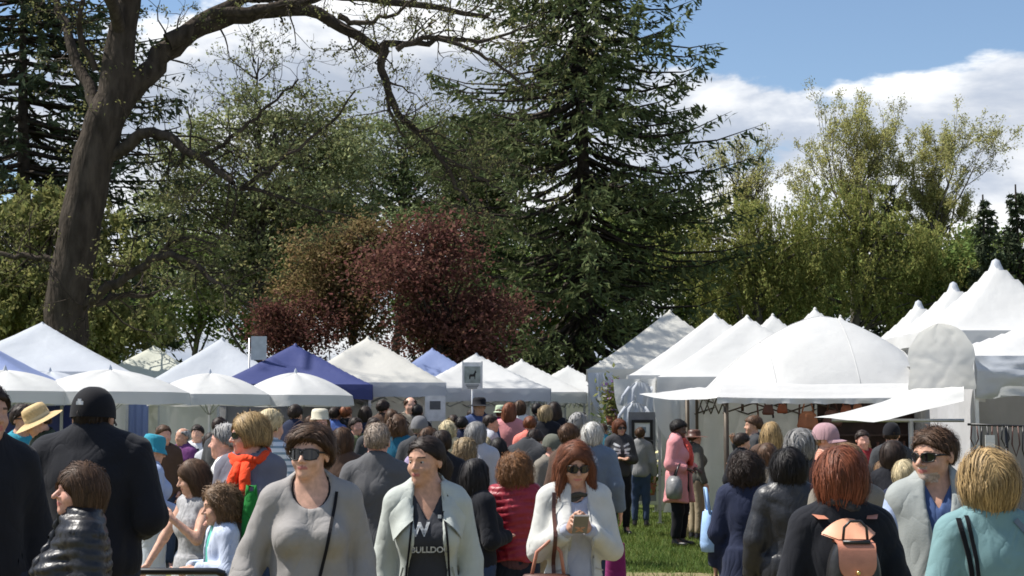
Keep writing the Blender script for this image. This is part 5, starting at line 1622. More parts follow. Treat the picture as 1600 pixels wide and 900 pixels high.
    a = p('grey_sweater', 'person in light grey sweater and dark sunglasses walking towards the camera', 505, 667, 6.6, 8, fingers=True, lod=0, skin='fair', hair=('short', 'brown', {'t': .030, 'fringe': .078, 'len': .10, 'fly': .012, 'part': .05}), head_yaw=-24, pitch=-2, arms=(((-.262, .03, 1.13), (-.315, -.09, .90)), ((.228, .06, 1.12), (.225, -.05, .90))), bw=1.16, bd=1.10, belly=.012, bust=1.25, layers=[top(C_('black_vest', (.012, .012, .015)), t=.010, sleeve=0, neck=('scoop', .083, .105)), dict(name='sweater', mat=grey, t=.020, sleeve=1.55, ts=.022, cuff=.02, neck=('scoop', .092, .105), fold=0.0090, hem=.80)], legs=tro(dkden))
    a['root'].location.x = at(487, 655, 6.6).x
    sunglasses(a, big=1.28)
    strap(a, [(0.112, 1.43), (0.104, 1.37), (0.084, 1.28), (0.062, 1.16), (0.03, 1.02), (0.0, .90)], 0.014, capm, 'bag_strap', lift=.006)
    cu = MB(); J = a['J'][-1]; e_, w_ = Vector(J[1]), Vector(J[2]); dd = (w_ - e_).normalized(); c0 = e_ + (w_ - e_) * .46
    cu.tube([c0, c0 + dd * .025, c0 + dd * .05], [.074, .079, .075], 18, cap=True); cu.build('sleeve_cuff', grey, a['root'])
    a = p('grey_tee', 'person in plain grey t-shirt seen from behind beside the sage jacket', 590, 661, 9.6, 172, lod=0, skin='pink', hair=('short', 'sandgrey', {'t': .010, 'len': .03, 'w': .002}), bust=0, bw=1.18, bd=1.1, head_yaw=6, layers=[top(tee, t=.022, sleeve=.75, ts=.028, neck=('crew', -.004), fold=0.0080)], legs=tro(denim))
    a = p('sage_jacket', 'person in pale sage hooded jacket over dark printed t-shirt', 682, 680, 6.9, 6, lod=0, skin='tan', hair=('pony', 'dark', {'t': .009, 'len': .12, 'fringe': -.012, 'fly': .002}), head_yaw=-36, pitch=2, face=(.96, .88, .95), eyes=(-.002, -.001), arms=(((-.205, .03, 1.12), (-.225, -.05, .885)), ((.205, .03, 1.12), (.225, -.05, .885))), bw=.92, layers=[dict(name='tshirt', mat=dtee, t=.010, sleeve=.6, neck=('v', .075, .15), fold=0.0040), jac(hood, t=.022, open=(.060, .095, .0), fold=0.0109, ts=.019)], legs=tro(dkden))
    a['root'].location.x = at(668, 655, 6.9).x
    tshirt, TF = a['layers'][0]
    # wide laid-back collar of the jacket
    for s in (-1, 1):
        rows = []
        for j in range(9):
            v = j / 8; row = []
            for i in range(8):
                u = i / 7
                x = s * (0.062 + 0.01 * v + u * (0.115 - 0.05 * abs(v - .5)))
                z = 1.475 - v * 0.155 - u * (0.055 + .035 * v)
                yy = front_y(a['layers'][1][1], a['g'], x, min(z, 1.43)) or -0.05
                row.append((x, min(yy, 0.06) - 0.012 - 0.014 * math.sin(math.pi * u) + (0.05 * (1 - v) ** 2), z + 0.010 * math.sin(math.pi * u)))
            rows.append(row)
        cb = MB(); cb.sheet(rows); cb.sheet([[(q[0], q[1] + .006, q[2] - .006) for q in r] for r in rows]); cb.build('collar', hood, a['root'])
    for s in (-1, 1): strap(a, [(s * .071, 1.36), (s * .085, 1.25), (s * .098, 1.1), (s * .11, .95)], .010, capm, 'jacket_edge', lift=.004, layer=1)
    for s_ in (-1, 1): strap(a, [(s_ * .115, 1.10), (s_ * .14, 1.0)], .008, C_('sage_seam', (.30, .33, .31)), 'pocket_seam', layer=1, lift=.001)
    def print_text(txt, size, cx, cz, m, name, bold=0.0):
        cu = bpy.data.curves.new('print', 'FONT'); cu.body = txt; cu.size = size; cu.align_x = 'LEFT'; cu.offset = bold
        to = bpy.data.objects.new('print_tmp', cu); COL.objects.link(to)
        dg = bpy.context.evaluated_depsgraph_get(); me = bpy.data.meshes.new_from_object(to.evaluated_get(dg))
        bpy.data.objects.remove(to, do_unlink=True)
        bm = bmesh.new(); bm.from_mesh(me); bmesh.ops.triangulate(bm, faces=bm.faces[:]); bmesh.ops.subdivide_edges(bm, edges=[e for e in bm.edges if e.calc_length() > .02], cuts=2)
        for v in bm.verts:
            x, z = cx + v.co.x, cz + v.co.y
            y = front_y(TF, a['g'], x, z)
            v.co = (x, (y if y is not None else -.15) - .004, z)
        bm.to_mesh(me); bm.free()
        return link(name, me, m, tshirt)
    pr = mat('print_white', (.42, .43, .44), .8, vary=.5, nscale=60)
    print_text('W', .085, -.085, 1.250, pr, 'printed_letter', .003)
    print_text('BULLDOGS', .040, -.083, 1.172, pr, 'printed_word', .0012)
    a['mark'] = strap(a, [(.045, 1.335), (.062, 1.335)], .016, wht, 'name_pin', layer=0)
    a = p('dark_pony', 'person in black jacket with shoulder bag between sage jacket and red vest', 746, 716, 9.6, 120, lod=1, hair=('long', 'black', {'bot': 1.42}), head_yaw=25, arms=('front', 'bent'), layers=[jac(blk)], legs=tro(denim))
    bg = MB(); bg.lathe([(.0, -.17), (.10, -.165), (.13, -.10), (.12, .06), (.07, .12), (.0, .125)], (0.24, .05, .98), 14, Matrix.Diagonal((.55, 1.2, 1, 1))); bg.build('shoulder_bag', BLACK_LEATHER, a['root'])
    a = p('red_vest', 'person in deep red quilted vest seen from behind', 805, 708, 9.8, 178, lod=0, hair=('curly', 'ginger', {'wide': 1.02, 'bot': 1.43, 'fly': .02}), bw=1.04, arms=('front', 'front'), layers=[top(C_('plum', (.10, .05, .06)), t=.012), dict(name='vest', mat=red, t=.036, sleeve=0, puff=(.015, .052), collar=(.04, .085), hem=.93, fold=0.0050)], legs=tro(dkden))
    a = p('phone', 'person in white jacket and sunglasses looking down at a phone', 897, 688, 7.9, 4, fingers=True, lod=0, skin='tan', hair=('long', 'auburn', {'bot': 1.36, 'front': 1, 'fringe': .012, 'part': -.01}), pitch=17, head_yaw=6, arms=(((-.200, -.03, 1.115), (-.052, -.215, 1.235)), ((.200, -.03, 1.115), (.052, -.215, 1.235))), hands=(('grip', (.75, .15, .5)), ('grip', (-.75, .15, .5))), bw=.92, layers=[top(C_('pale_tee', (.40, .42, .50)), t=.012, neck=('scoop', .07, .09)), jac(white, t=.022, open=(.035, .075, .02), ts=.024, fold=0.0118, hem=.87, sleeve=1.88)], legs=tro(char))
    sunglasses(a, big=1.1)
    scarf(a, C_('olive_scarf', (.07, .065, .05)), r=.020, rad=.074, z=1.412, ends=False)
    strap(a, [(-.12, 1.43), (-.125, 1.3), (-.13, 1.15), (-.125, .98)], .022, brl, 'bag_strap', lift=.012)
    shade = C_('jacket_seam', (.42, .42, .40))
    strap(a, [(.062, 1.37), (.078, 1.2), (.085, 1.05), (.09, .92)], .007, shade, 'jacket_edge', layer=1, lift=.001); strap(a, [(-.022, 1.37), (-.035, 1.2), (-.045, 1.05), (-.05, .92)], .007, shade, 'jacket_edge', layer=1, lift=.001)
    strap(a, [(.105, 1.02), (.155, 1.0)], .008, shade, 'pocket_seam', layer=1, lift=.001); strap(a, [(-.07, 1.02), (-.12, 1.0)], .008, shade, 'pocket_seam', layer=1, lift=.001)
    ph = empty('mobile_phone', a['root'].matrix_world @ Vector((0, 0, 0))); 
    bpy.context.view_layer.update()
    Mw = a['root'].matrix_world
    ph.location = Mw @ Vector((0.0, -0.295, 1.27)); ph.rotation_euler = (R(52), 0, R(4)); tag(ph, 'phone held in both hands in front of the white jacket', 'phone')
    MB().box((0, 0, 0), (.074, .010, .148)).build('case', mat('phone_case', (.22, .21, .20), .4), ph); MB().box((0, .0062, 0), (.066, .002, .136)).build('screen', LENS, ph)
    hb = empty('handbag', Mw @ Vector((-.17, -.17, .72))); tag(hb, 'dark brown leather handbag hanging at the hip of the white jacket', 'handbag')
    m_ = MB(); m_.lathe([(.0, -.02), (.15, 0), (.17, .06), (.16, .20), (.12, .25), (0, .255)], (0, 0, 0), 16, Matrix.Diagonal((.95, .45, 1, 1))); m_.build('bag_body', brl, hb)
    m_ = MB(); m_.tube([(-.08, 0, .22), (-.05, 0, .36), (.02, 0, .42), (.07, 0, .36), (.09, 0, .22)], .009, 8); m_.build('handle', tan, hb)
    mg = empty('bag_shape', at(962, 905, 8.3)); tag(mg, 'magenta cloth bag shape standing for a skirt behind the white jacket', 'tote bag')  # bag shape added in place of a sliver of magenta skirt
    m_ = MB(); m_.sheet([[(w * math.copysign(abs(math.cos(t)) ** .5, math.cos(t)), .05 * math.copysign(abs(math.sin(t)) ** .7, math.sin(t)) * (1 - .4 * q), z) for t in [2 * math.pi * i / 24 for i in range(25)]] for q, w, z in ((0, .02, -.172), (0, .058, -.17), (0, .060, -.05), (.3, .054, .08), (.8, .048, .19))]); m_.build('bag_body', C_('magenta', (.20, .02, .11)), mg)
    m_ = MB(); m_.tube([(-.03, 0, .18), (-.05, -.01, .32), (-.07, 0, .42), (-.02, .01, .32), (.03, 0, .18)], .009, 6); m_.build('handle', C_('magenta', (.2, .02, .11)), mg)
    # ---- right foreground
    a = p('curly_dark', 'person in navy coat with a light blue bag shape, left of the leather coat', 1166, 706, 9.8, 165, lod=0, hair=('curly', 'dark', {'wide': 1.05, 'bot': 1.44}), head_yaw=10, layers=[jac(navy, t=.03, skirt=(.62, .24))], legs=tro(dkden))
    bpy.context.view_layer.update(); Mw = a['root'].matrix_world
    bb = empty('bag_shape', Mw @ Vector((.285, -.02, .98))); tag(bb, 'light blue cloth bag shape standing for clothing at the side of the navy coat', 'tote bag')  # bag shape added in place of a light blue piece of clothing
    m_ = MB(); m_.lathe([(0, 0), (.09, .0), (.105, .05), (.09, .16), (.07, .25), (.02, .26)], (0, 0, 0), 16, Matrix.Diagonal((.55, .9, 1, 1))); m_.build('bag_body', blue, bb)
    m_ = MB(); m_.tube([(0, -.06, .24), (-.02, -.03, .40), (-.02, .03, .40), (0, .06, .24)], .010, 6); m_.build('handle', blue, bb)
    a = p('leather', 'person in black leather coat seen from behind', 1232, 702, 9.0, 176, lod=0, hair=('bob', 'black', {'bot': 1.45, 'wide': 1.18, 't': .024, 'fly': .014}), bw=1.1, layers=[jac(leath, t=.032, fold=0.0109, skirt=(.70, .23))], legs=tro(dkden))
    a = p('backpack', 'person in black top with copper leather backpack seen from behind', 1312, 700, 6.0, 180, lod=0, skin='pink', hair=('bob', 'red', {'bot': 1.435, 'wide': 1.16, 't': .020, 'fly': .008, 'dens': 1.2}), bw=1.12, bd=1.1, arms=('down', 'down'), layers=[top(blk, t=.020, fold=0.0099, neck=('crew', 0.0))], legs=tro(dkden))
    scarf(a, C_('black_floral_scarf', (.035, .034, .036), vary=.7, nscale=40), r=.026, rad=.078, z=1.452, ends=False)
    bpy.context.view_layer.update(); Mw = a['root'].matrix_world
    bk = empty('backpack', Mw @ Vector((0, .165, .998))); bk.scale = (a['k'],) * 3; tag(bk, 'copper leather backpack with brass stud worn on the black top', 'backpack')
    def bag_rows(w0, w1, z0, z1, dep, n=10, rnd=.25):
        rows = []
        for j in range(n + 1):
            v = j / n; z = z0 + (z1 - z0) * v; w = w0 + (w1 - w0) * v
            kk = 1 - rnd * abs(2 * v - 1) ** 4
            rows.append([(w * kk * math.copysign(abs(math.cos(t)) ** .45, math.cos(t)), -dep / 2 + dep / 2 * kk * math.copysign(abs(math.sin(t)) ** .6, math.sin(t)), z) for t in [2 * math.pi * i / 28 for i in range(29)]])
        return rows
    m_ = MB(); m_.sheet(bag_rows(.125, .10, -.02, .33, .12)); m_.build('pack_body', BLACK_LEATHER, bk)
    rows = []
    for j in range(13):          # flap folding over the top and hanging down with a rounded edge
        v = j / 12; row = []
        for i in range(13):
            u = -1 + i / 6
            lim = .076 * math.sqrt(max(.02, 1 - max(0, (v - .58) / .43) ** 2.4))
            s_ = v
            z = .335 + .012 * math.sin(v / .18 * math.pi) if v < .18 else .335 - (v - .18) * .175
            y = .0 - (v / .18) * .13 if v < .18 else -.132 - .012 * math.sin((v - .18) * 3)
            row.append((u * lim, y, z))
        rows.append(row)
    m_ = MB(); m_.sheet(rows); m_.sheet([[(q[0], q[1] + .005, q[2] - .003) for q in r] for r in rows]); m_.build('flap', tan, bk)
    m_ = MB(); m_.lathe([(0, 0), (.010, .001), (.008, .007), (0, .010)], (0, -.148, .222), 12, Matrix.Rotation(R(90), 4, 'X')); m_.build('stud', brass, bk)
    m_ = MB(); m_.tube([(-.05, -.10, .345), (-.045, -.105, .40), (-.02, -.105, .425), (.02, -.105, .425), (.045, -.105, .40), (.05, -.10, .345)], .006, 8); m_.tube([(-.055, -.125, .342), (.055, -.125, .342)], .008, 8); m_.build('handle', BLACK_LEATHER, bk)
    rows = []
    for j in range(9):           # yoke of pale copper leather spreading to the shoulder straps
        v = j / 8; hw_ = .062 + .050 * v
        rows.append([((-1 + i / 5) * hw_, -.055 + .10 * v - .02 * abs(-1 + i / 5), .350 + .078 * v - .020 * v * abs(-1 + i / 5) ** 2 * 3) for i in range(11)])
    m_ = MB(); m_.sheet(rows); m_.sheet([[(q[0], q[1] + .004, q[2] - .006) for q in r] for r in rows]); m_.build('yoke', mat('pale_copper_leather', (.66, .32, .20), .42, vary=.1, spec=.5), bk)
    for s in (-1, 1):
        m_ = MB(); rows = []
        for (x, y, z) in ((.10, .035, .425), (.125, .11, .45), (.14, .22, .44), (.14, .30, .33), (.13, .31, .2)):
            rows.append([(s * (x - .022), y, z), (s * (x + .022), y, z)])
        m_.sheet(rows); m_.build('shoulder_strap', tan, bk)
    a = p('behind_red', 'person hidden behind the black top and copper backpack', 1322, 692, 8.1, 175, lod=1, hair=('bob', 'lightbrown', {'bot': 1.46, 'wide': 1.1}), layers=[jac(taupe)], legs=tro(denim))
    a = p('fleece_vest', 'person in grey fleece vest and blue shirt wearing sunglasses', 1462, 668, 6.5, -12, lod=0, skin='tan', hair=('short', 'brown', {'t': .014, 'len': .05, 'fly': .010}), head_yaw=-40, pitch=3, beard=mat('grey_beard', (.44, .34, .28), .9, vary=.3, nscale=90, bump=.6, bscale=260, bdist=.003), bust=0, bw=1.08, bd=1.1, face=(1.05, 1.12, 1.12), arms=('down', 'down'), layers=[top(C_('blue_shirt', (.055, .09, .20)), t=.014, collar=(.04, .070), neck=('v', .05, .10)), dict(name='undershirt_sleeves', mat=ltblue, t=.010, ts=.024, sleeve=2, hem=.95, neck=('v', .08, .14)), dict(name='vest', mat=vestg, t=.034, sleeve=0, open=(.050, .012), collar=(.05, .088), fold=0.0069)], legs=tro(denim))
    sunglasses(a, big=1.05)
    a = p('teal_top', 'person in dusty teal top with black shoulder straps seen from behind', 1540, 704, 5.65, 186, lod=0, skin='fair', hair=('bob', 'blonde', {'bot': 1.462, 'wide': 1.16, 't': .022, 'fly': .009, 'dens': 1.2, 'comb': .5}), bw=1.12, bd=1.1, arms=('front', 'down'), layers=[top(teal, t=.020, fold=0.0099, sleeve=2, neck=('crew', .005))], legs=tro(dkden))
    strap(a, [(.150, 1.452), (.150, 1.42), (.128, 1.32), (.112, 1.18), (.13, 1.02), (.15, .9)], .020, capm, 'bag_strap', side=1)
    strap(a, [(.118, 1.462), (.118, 1.42), (.105, 1.32), (.092, 1.18), (.12, 1.02), (.14, .9)], .016, capm, 'bag_strap', side=1)
    strap(a, [(-.07, 1.445), (-.12, 1.39), (-.17, 1.31)], .022, steel, 'bag_strap', side=1)

    # ---- middle distance, right
    a = p('pink_coat', 'person in dusty pink coat and red scarf standing on the grass', 1060, 657, 20.6, 62, lod=1, skin='deep', hair=('short', 'black', {'t': .03}), arms=('bent', 'bent'), bw=1.15, layers=[top(redsc, t=.012), jac(pink, t=.04, skirt=(.60, .25), fold=0.0099, open=(.05, .10))], legs=tro(capm, t=.03), pitch=8)
    scarf(a, rsc, r=.035, z=1.45)
    bpy.context.view_layer.update(); Mw = a['root'].matrix_world
    hb = empty('handbag', Mw @ Vector((-.33, -.06, .82))); tag(hb, 'grey leather handbag on the arm of the pink coat', 'handbag')
    m_ = MB(); m_.lathe([(.0, -.16), (.16, -.15), (.19, -.05), (.17, .08), (.10, .14), (0, .145)], (0, 0, 0), 16, Matrix.Diagonal((.6, 1.15, 1, 1))); m_.build('bag_body', silver, hb)
    m_ = MB(); m_.tube([(0, -.1, .10), (.05, -.06, .26), (.08, 0, .30), (.05, .06, .26), (0, .1, .10)], .012, 6); m_.build('handle', BLACK_LEATHER, hb)
    a = p('wide_dark_hat', 'person in wide dark hat just behind the pink coat', 1086, 672, 21.6, 110, lod=2, hair=('short', 'brown', {'hat': 1}), layers=[jac(C_('grey_green_coat', (.10, .10, .085)))], legs=tro(khaki)); round_hat(a, brl, brim=.12, crown=.10, droop=.02)
    a = p('stripe_jacket', 'person in dark sweater with white pattern standing on the grass', 968, 656, 22.6, 10, lod=1, skin='tan', hair=('bob', 'auburn', {'t': .03}), head_yaw=12, arms=('front', 'front'), layers=[jac(C_('dark_patterned', (.045, .045, .05)), t=.03)], legs=tro(capm)); sunglasses(a)
    F_, g_ = a['layers'][0][1], a['g']
    for (xa, za, xb, zb) in ((-.12, 1.36, -.03, 1.31), (.12, 1.36, .03, 1.31), (-.13, 1.28, -.03, 1.26), (.13, 1.28, .03, 1.26), (-.10, 1.21, -.03, 1.23), (.10, 1.21, .03, 1.23)):
        strap(a, [(xa, za), (xb, zb)], .035, wht, 'white_motif')
    a = p('red_bag_person', 'person in blue jeans carrying a red bag beside the patterned sweater', 1000, 668, 24.2, 170, lod=1, hair=('short', 'brown', {}), layers=[jac(C_('grey_marl', (.22, .22, .22)))], legs=tro(denim))
    a = p('stall_seller', 'person in dark top under the dome looking left', 1176, 650, 19.5, -85, lod=1, skin='tan', hair=('short', 'brown', {'t': .02}), bust=0, arms=('up', 'front'), layers=[top(char)], legs=tro(dkden))
    p('gold_hair', 'person in brown jacket under the dome, right of its seller', 1204, 659, 15.5, 175, lod=1, hair=('long', 'blonde', {'bot': 1.36}), layers=[jac(brownj)], legs=tro(denim))
    p('brown_mid', 'person in taupe jacket between the navy coat and the leather coat', 1199, 692, 13, 170, lod=2, hair=('bob', 'brown', {}), layers=[jac(taupe)], legs=tro(denim))
    p('grey_head', 'person in dark coat straight behind the leather coat', 1249, 671, 10.6, 178, lod=1, hair=('bob', 'grey', {'t': .022, 'bot': 1.50, 'wide': 1.05, 'fly': .012}), layers=[jac(char)], legs=tro(dkden))
    a = p('pink_cap', 'person in pink cap and peach top beside the copper backpack', 1292, 664, 12, 70, lod=1, hair=('short', 'blonde', {'t': .008, 'hat': 1}), head_yaw=-10, layers=[top(C_('peach', (.62, .28, .20)), sleeve=1.0)], legs=tro(denim)); ball_cap(a, C_('dusty_pink_cap', (.40, .25, .27)), brim=.075, t=.02)
    p('dark_right', 'person in black jacket in front of the necklace board', 1396, 690, 11.6, 150, lod=1, hair=('bob', 'dark', {'t': .024, 'wide': 1.1}), layers=[jac(blk)], legs=tro(dkden))
    p('purple_top', 'person in purple top with a bare neck left of the grey vest', 1381, 720, 12.2, 165, lod=1, hair=('short', 'lightbrown', {'t': .026}), layers=[top(purple, neck=('crew', .02))], legs=tro(denim))
    p('navy_vest', 'person in navy sleeveless top directly left of the grey vest', 1412, 718, 11, 172, lod=1, hair=('bob', 'platinum', {'bot': 1.49}), layers=[top(navy, sleeve=.2)], legs=tro(denim))
    a = p('dark_cap', 'person in dark cap under the low awning', 1393, 662, 15.5, 160, lod=2, hair=('short', 'dark', {'hat': 1}), bust=0, layers=[jac(char)], legs=tro(dkden)); ball_cap(a, capm)

    # ---- middle distance, centre
    a = p('charcoal_cap', 'person in grey cap and charcoal jacket behind the grey t-shirt', 656, 652, 16, 170, lod=1, skin='pink', hair=('short', 'grey', {'t': .008, 'hat': 1}), bust=0, bw=1.1, layers=[jac(char)], legs=tro(denim)); ball_cap(a, C_('grey_cap', (.16, .16, .17)), brim=.06)
    p('teal_collar', 'person in teal jacket with full curls near the middle of the crowd', 622, 648, 17, 175, lod=2, hair=('curly', 'brown', {'wide': .95}), layers=[jac(tealj)], legs=tro(denim))
    p('ash_a', 'person in sand jacket right behind the sage jacket', 727, 684, 13.5, 165, lod=1, hair=('curly', 'ash', {'wide': .95, 'curl': .008}), layers=[jac(khaki)], legs=tro(denim))
    p('cream_b', 'person in cream jacket between sand jacket and white collar', 756, 682, 15, 175, lod=1, hair=('bob', 'platinum', {}), layers=[jac(cream)], legs=tro(denim))
    a = p('white_collar', 'person in black jacket with a white collar above the red vest', 779, 684, 14.5, 170, lod=1, hair=('long', 'black', {'bot': 1.42}), layers=[jac(blk, collar=(.03, .085))], legs=tro(denim))
    c_ = MB(); c_.lathe([(.098, 1.418), (.104, 1.436)], (0, .012, 0), 20); c_.build('collar_band', wht, a['root'])
    p('bent_grey', 'person in dark grey coat bending forward behind the red vest', 826, 668, 15, 150, lod=1, hair=('short', 'dark', {}), pitch=40, head_fwd=.08, head_dz=-.06, bust=0, bw=1.3, bd=1.2, layers=[jac(char, t=.035)], legs=tro(dkden))
    a = p('olive_cap', 'person in olive cap and taupe jacket left of the white jacket', 862, 680, 14.2, 40, lod=1, skin='pink', hair=('short', 'grey', {'t': .008, 'hat': 1}), head_yaw=20, pitch=10, bust=0, arms=('front', 'front'), layers=[jac(taupe)], legs=tro(khaki)); ball_cap(a, C_('olive_cap', (.12, .125, .10)), brim=.06)
    p('steel_jacket', 'person in steel blue jacket seen from behind beside the white jacket', 926, 660, 14, 165, lod=1, hair=('bob', 'white', {'bot': 1.50, 'wide': .95, 'fly': .012}), bw=1.15, layers=[jac(steel, t=.03)], legs=tro(denim))
    p('grey_curls_man', 'person in brown coat further back beyond the steel blue jacket', 906, 645, 18, 120, lod=2, skin='pink', hair=('curly', 'grey', {'wide': .8, 't': .014, 'bot': 1.52}), bust=0, layers=[jac(brownj)], legs=tro(dkden))
    a = p('ivory_beret', 'person in ivory cap and plaid jacket above the grey sweater', 500, 640, 17.5, 10, lod=2, skin='pink', hair=('long', 'lightbrown', {'hat': 1, 'bot': 1.34, 'front': 1}), head_yaw=15, layers=[jac(C_('plaid', (.26, .25, .25), vary=.8, nscale=50))], legs=tro(denim)); round_hat(a, C_('ivory', (.62, .58, .46)), brim=.012, crown=.10, droop=.02)
    p('navy_tall', 'tall person in navy coat standing at the umbrella pole', 462, 632, 20, 165, lod=2, hair=('short', 'dark', {}), bust=0, bw=1.25, layers=[jac(navy, t=.035)], legs=tro(dkden))
    # ---- far crowd down the aisle (px, top, depth, yaw, hair style, hair colour, clothing, phrase)
    bright_blue = C_('bright_blue', (.08, .14, .40)); dgreen = C_('olive_drab', (.10, .12, .06)); lilac = C_('lilac', (.35, .28, .42)); ltan = C_('light_tan', (.42, .34, .24)); rose = C_('rose', (.50, .16, .20))
    far = [
        (430, 640, 19.0, 170, 'short', 'dark', navy, 'person in navy at the crowd edge left of the tall navy coat'),
        (486, 650, 18.5, 150, 'short', 'brown', dgreen, 'person in olive green behind the ivory cap'),
        (524, 636, 19.0, 160, 'short', 'dark', bright_blue, 'person in bright blue jacket right of the ivory cap'),
        (541, 634, 20.5, 175, 'short', 'auburn', blk, 'person in black below the edge of the deep blue tent'),
        (556, 652, 15.0, 20, 'short', 'dark', dgreen, 'person in olive top facing the camera above the grey sweater'),
        (571, 635, 17.5, 175, 'bob', 'dark', navy, 'person in navy coat left of the brown jacket in the far crowd'),
        (585, 652, 14.6, 15, 'long', 'dark', char, 'person in charcoal facing the camera above the grey t-shirt'),
        (599, 625, 20.0, 165, 'short', 'dark', brownj, 'tall person in brown jacket before the pale tent wall'),
        (612, 640, 16.8, 175, 'bob', 'brown', blk, 'person in black between brown and teal jackets'),
        (641, 620, 21.5, 5, 'bald', 'brown', taupe, 'person in taupe facing the camera beside the pale tent wall'),
        (652, 632, 19.5, 170, 'short', 'black', blk, 'person in black in front of the pale tent wall'),
        (671, 668, 13.0, 165, 'short', 'brown', lilac, 'person in lilac low behind the sage jacket'),
        (700, 657, 15.0, 170, 'curly', 'platinum', cream, 'person in cream in the far crowd left of the framed sign'),
        (708, 648, 18.5, 175, 'short', 'dark', char, 'person in charcoal behind the cream jacket far back'),
        (722, 651, 16.5, 170, 'short', 'black', navy, 'person in navy between two pale jackets far back'),
        (745, 659, 14.2, 172, 'bob', 'grey', ltgrey, 'person in light grey below the framed sign'),
        (738, 640, 23.0, 150, 'short', 'dark', char, 'person in charcoal hidden behind the dark brimmed hat'),
        (768, 648, 15.6, 80, 'short', 'dark', ltgrey, 'person in light grey top turned towards the aisle'),
        (783, 634, 20.5, 170, 'short', 'brown', hotp, 'person in hot pink shirt and pale green hat'),
        (797, 629, 18.0, 165, 'long', 'auburn', pink, 'person in salmon pink jacket in the middle of the far crowd'),
        (812, 626, 20.0, 175, 'bob', 'brown', wht, 'person in white shirt with navy trim in the far crowd'),
        (828, 650, 15.2, 170, 'short', 'auburn', coral, 'person in coral top behind the dark grey coat'),
        (840, 630, 20.0, 165, 'short', 'black', char, 'person in charcoal left of the black jackets in the far crowd'),
        (853, 633, 17.0, 175, 'bob', 'ash', blk, 'person in black jacket in front of the far white tents'),
        (866, 628, 19.0, 170, 'long', 'dark', blk, 'person in black coat nearest the end of the aisle'),
        (884, 655, 22.5, 150, 'short', 'brown', ltan, 'person in light tan at the far end beside the brown coat'),
        (942, 662, 26.5, 160, 'short', 'brown', tealb, 'person in teal shopping at the plants in the far tent'),
        (345, 652, 17.5, 140, 'short', 'dark', char, 'person in charcoal under the middle umbrella'),
        (256, 664, 17.0, 30, 'short', 'brown', brownj, 'person in brown jacket under the umbrellas beside the turquoise hat'),
        (285, 668, 18.5, -30, 'bald', 'grey', purple, 'person in dark purple under the umbrellas'),
        (309, 664, 19.4, 10, 'short', 'dark', wht, 'person in white shirt and dark tie-like strap under the umbrellas'),
        (330, 676, 18.0, 160, 'bob', 'dark', ltgrey, 'person in light grey beside the umbrella pole'),
        (478, 690, 13.0, 200, 'bob', 'dark', lilac, 'person in lilac top beside the white chairs'),
        (1160, 676, 17.0, 120, 'short', 'dark', blk, 'person in black bending over the table in the domed stall'),
        (1348, 672, 16.8, 20, 'short', 'dark', redsc, 'person in dark red in front of the stall shelves'),
        (890, 662, 13.2, 130, 'short', 'brown', brownj, 'person in brown jacket behind the olive cap'),
        (690, 672, 12.2, 180, 'short', 'dark', blk, 'person in black just above the sage jacket'),
        (536, 668, 12.6, 170, 'bob', 'brown', brownj, 'person in brown jacket right of the grey sweater'),
    ]
    far = [(q[0], q[1], min(q[2] * 1.36, 24.8 if q[0] < 715 else 28.5) if q[2] > 14.4 and 420 < q[0] < 900 else q[2]) + q[3:] for q in far]
    arm_opts = ['down', 'bent', 'front', 'swing', 'pocket']
    for i, (px, tp, d, yw, hs_, hc_, m_, lab) in enumerate(far):
        a = p('far%d' % i, lab, px, tp, d, yw, lod=2 if d > 14.9 else 1, skin=('fair', 'pink', 'tan')[i % 3], hair=(hs_, hc_, {}), bust=(i % 2) * .8, bw=1.0 + .18 * ((i * 7) % 5) / 5, head_yaw=((i * 37) % 50) - 25,
              arms=(arm_opts[i % 5], arm_opts[(i * 3) % 5]), layers=[jac(m_, t=.028)], legs=tro((denim, dkden, khaki, char)[i % 4]))
        if 'hat' in lab and 'green' in lab: round_hat(a, C_('pale_green', (.42, .50, .36)), brim=.03)
        if 'tie-like' in lab: strap(a, [(.0, 1.40), (.0, 1.2), (.0, 1.0)], .05, blk, 'tie')
    a = p('brim_hat', 'person in dark brimmed hat and blue shirt below the framed sign', 749, 622, 24.0, 8, lod=2, skin='tan', hair=('short', 'dark', {'hat': 1}), bust=0, bw=1.2, layers=[top(C_('blue_work_shirt', (.05, .075, .17)), t=.03)], legs=tro(dkden)); round_hat(a, capm, brim=.09, crown=.10)
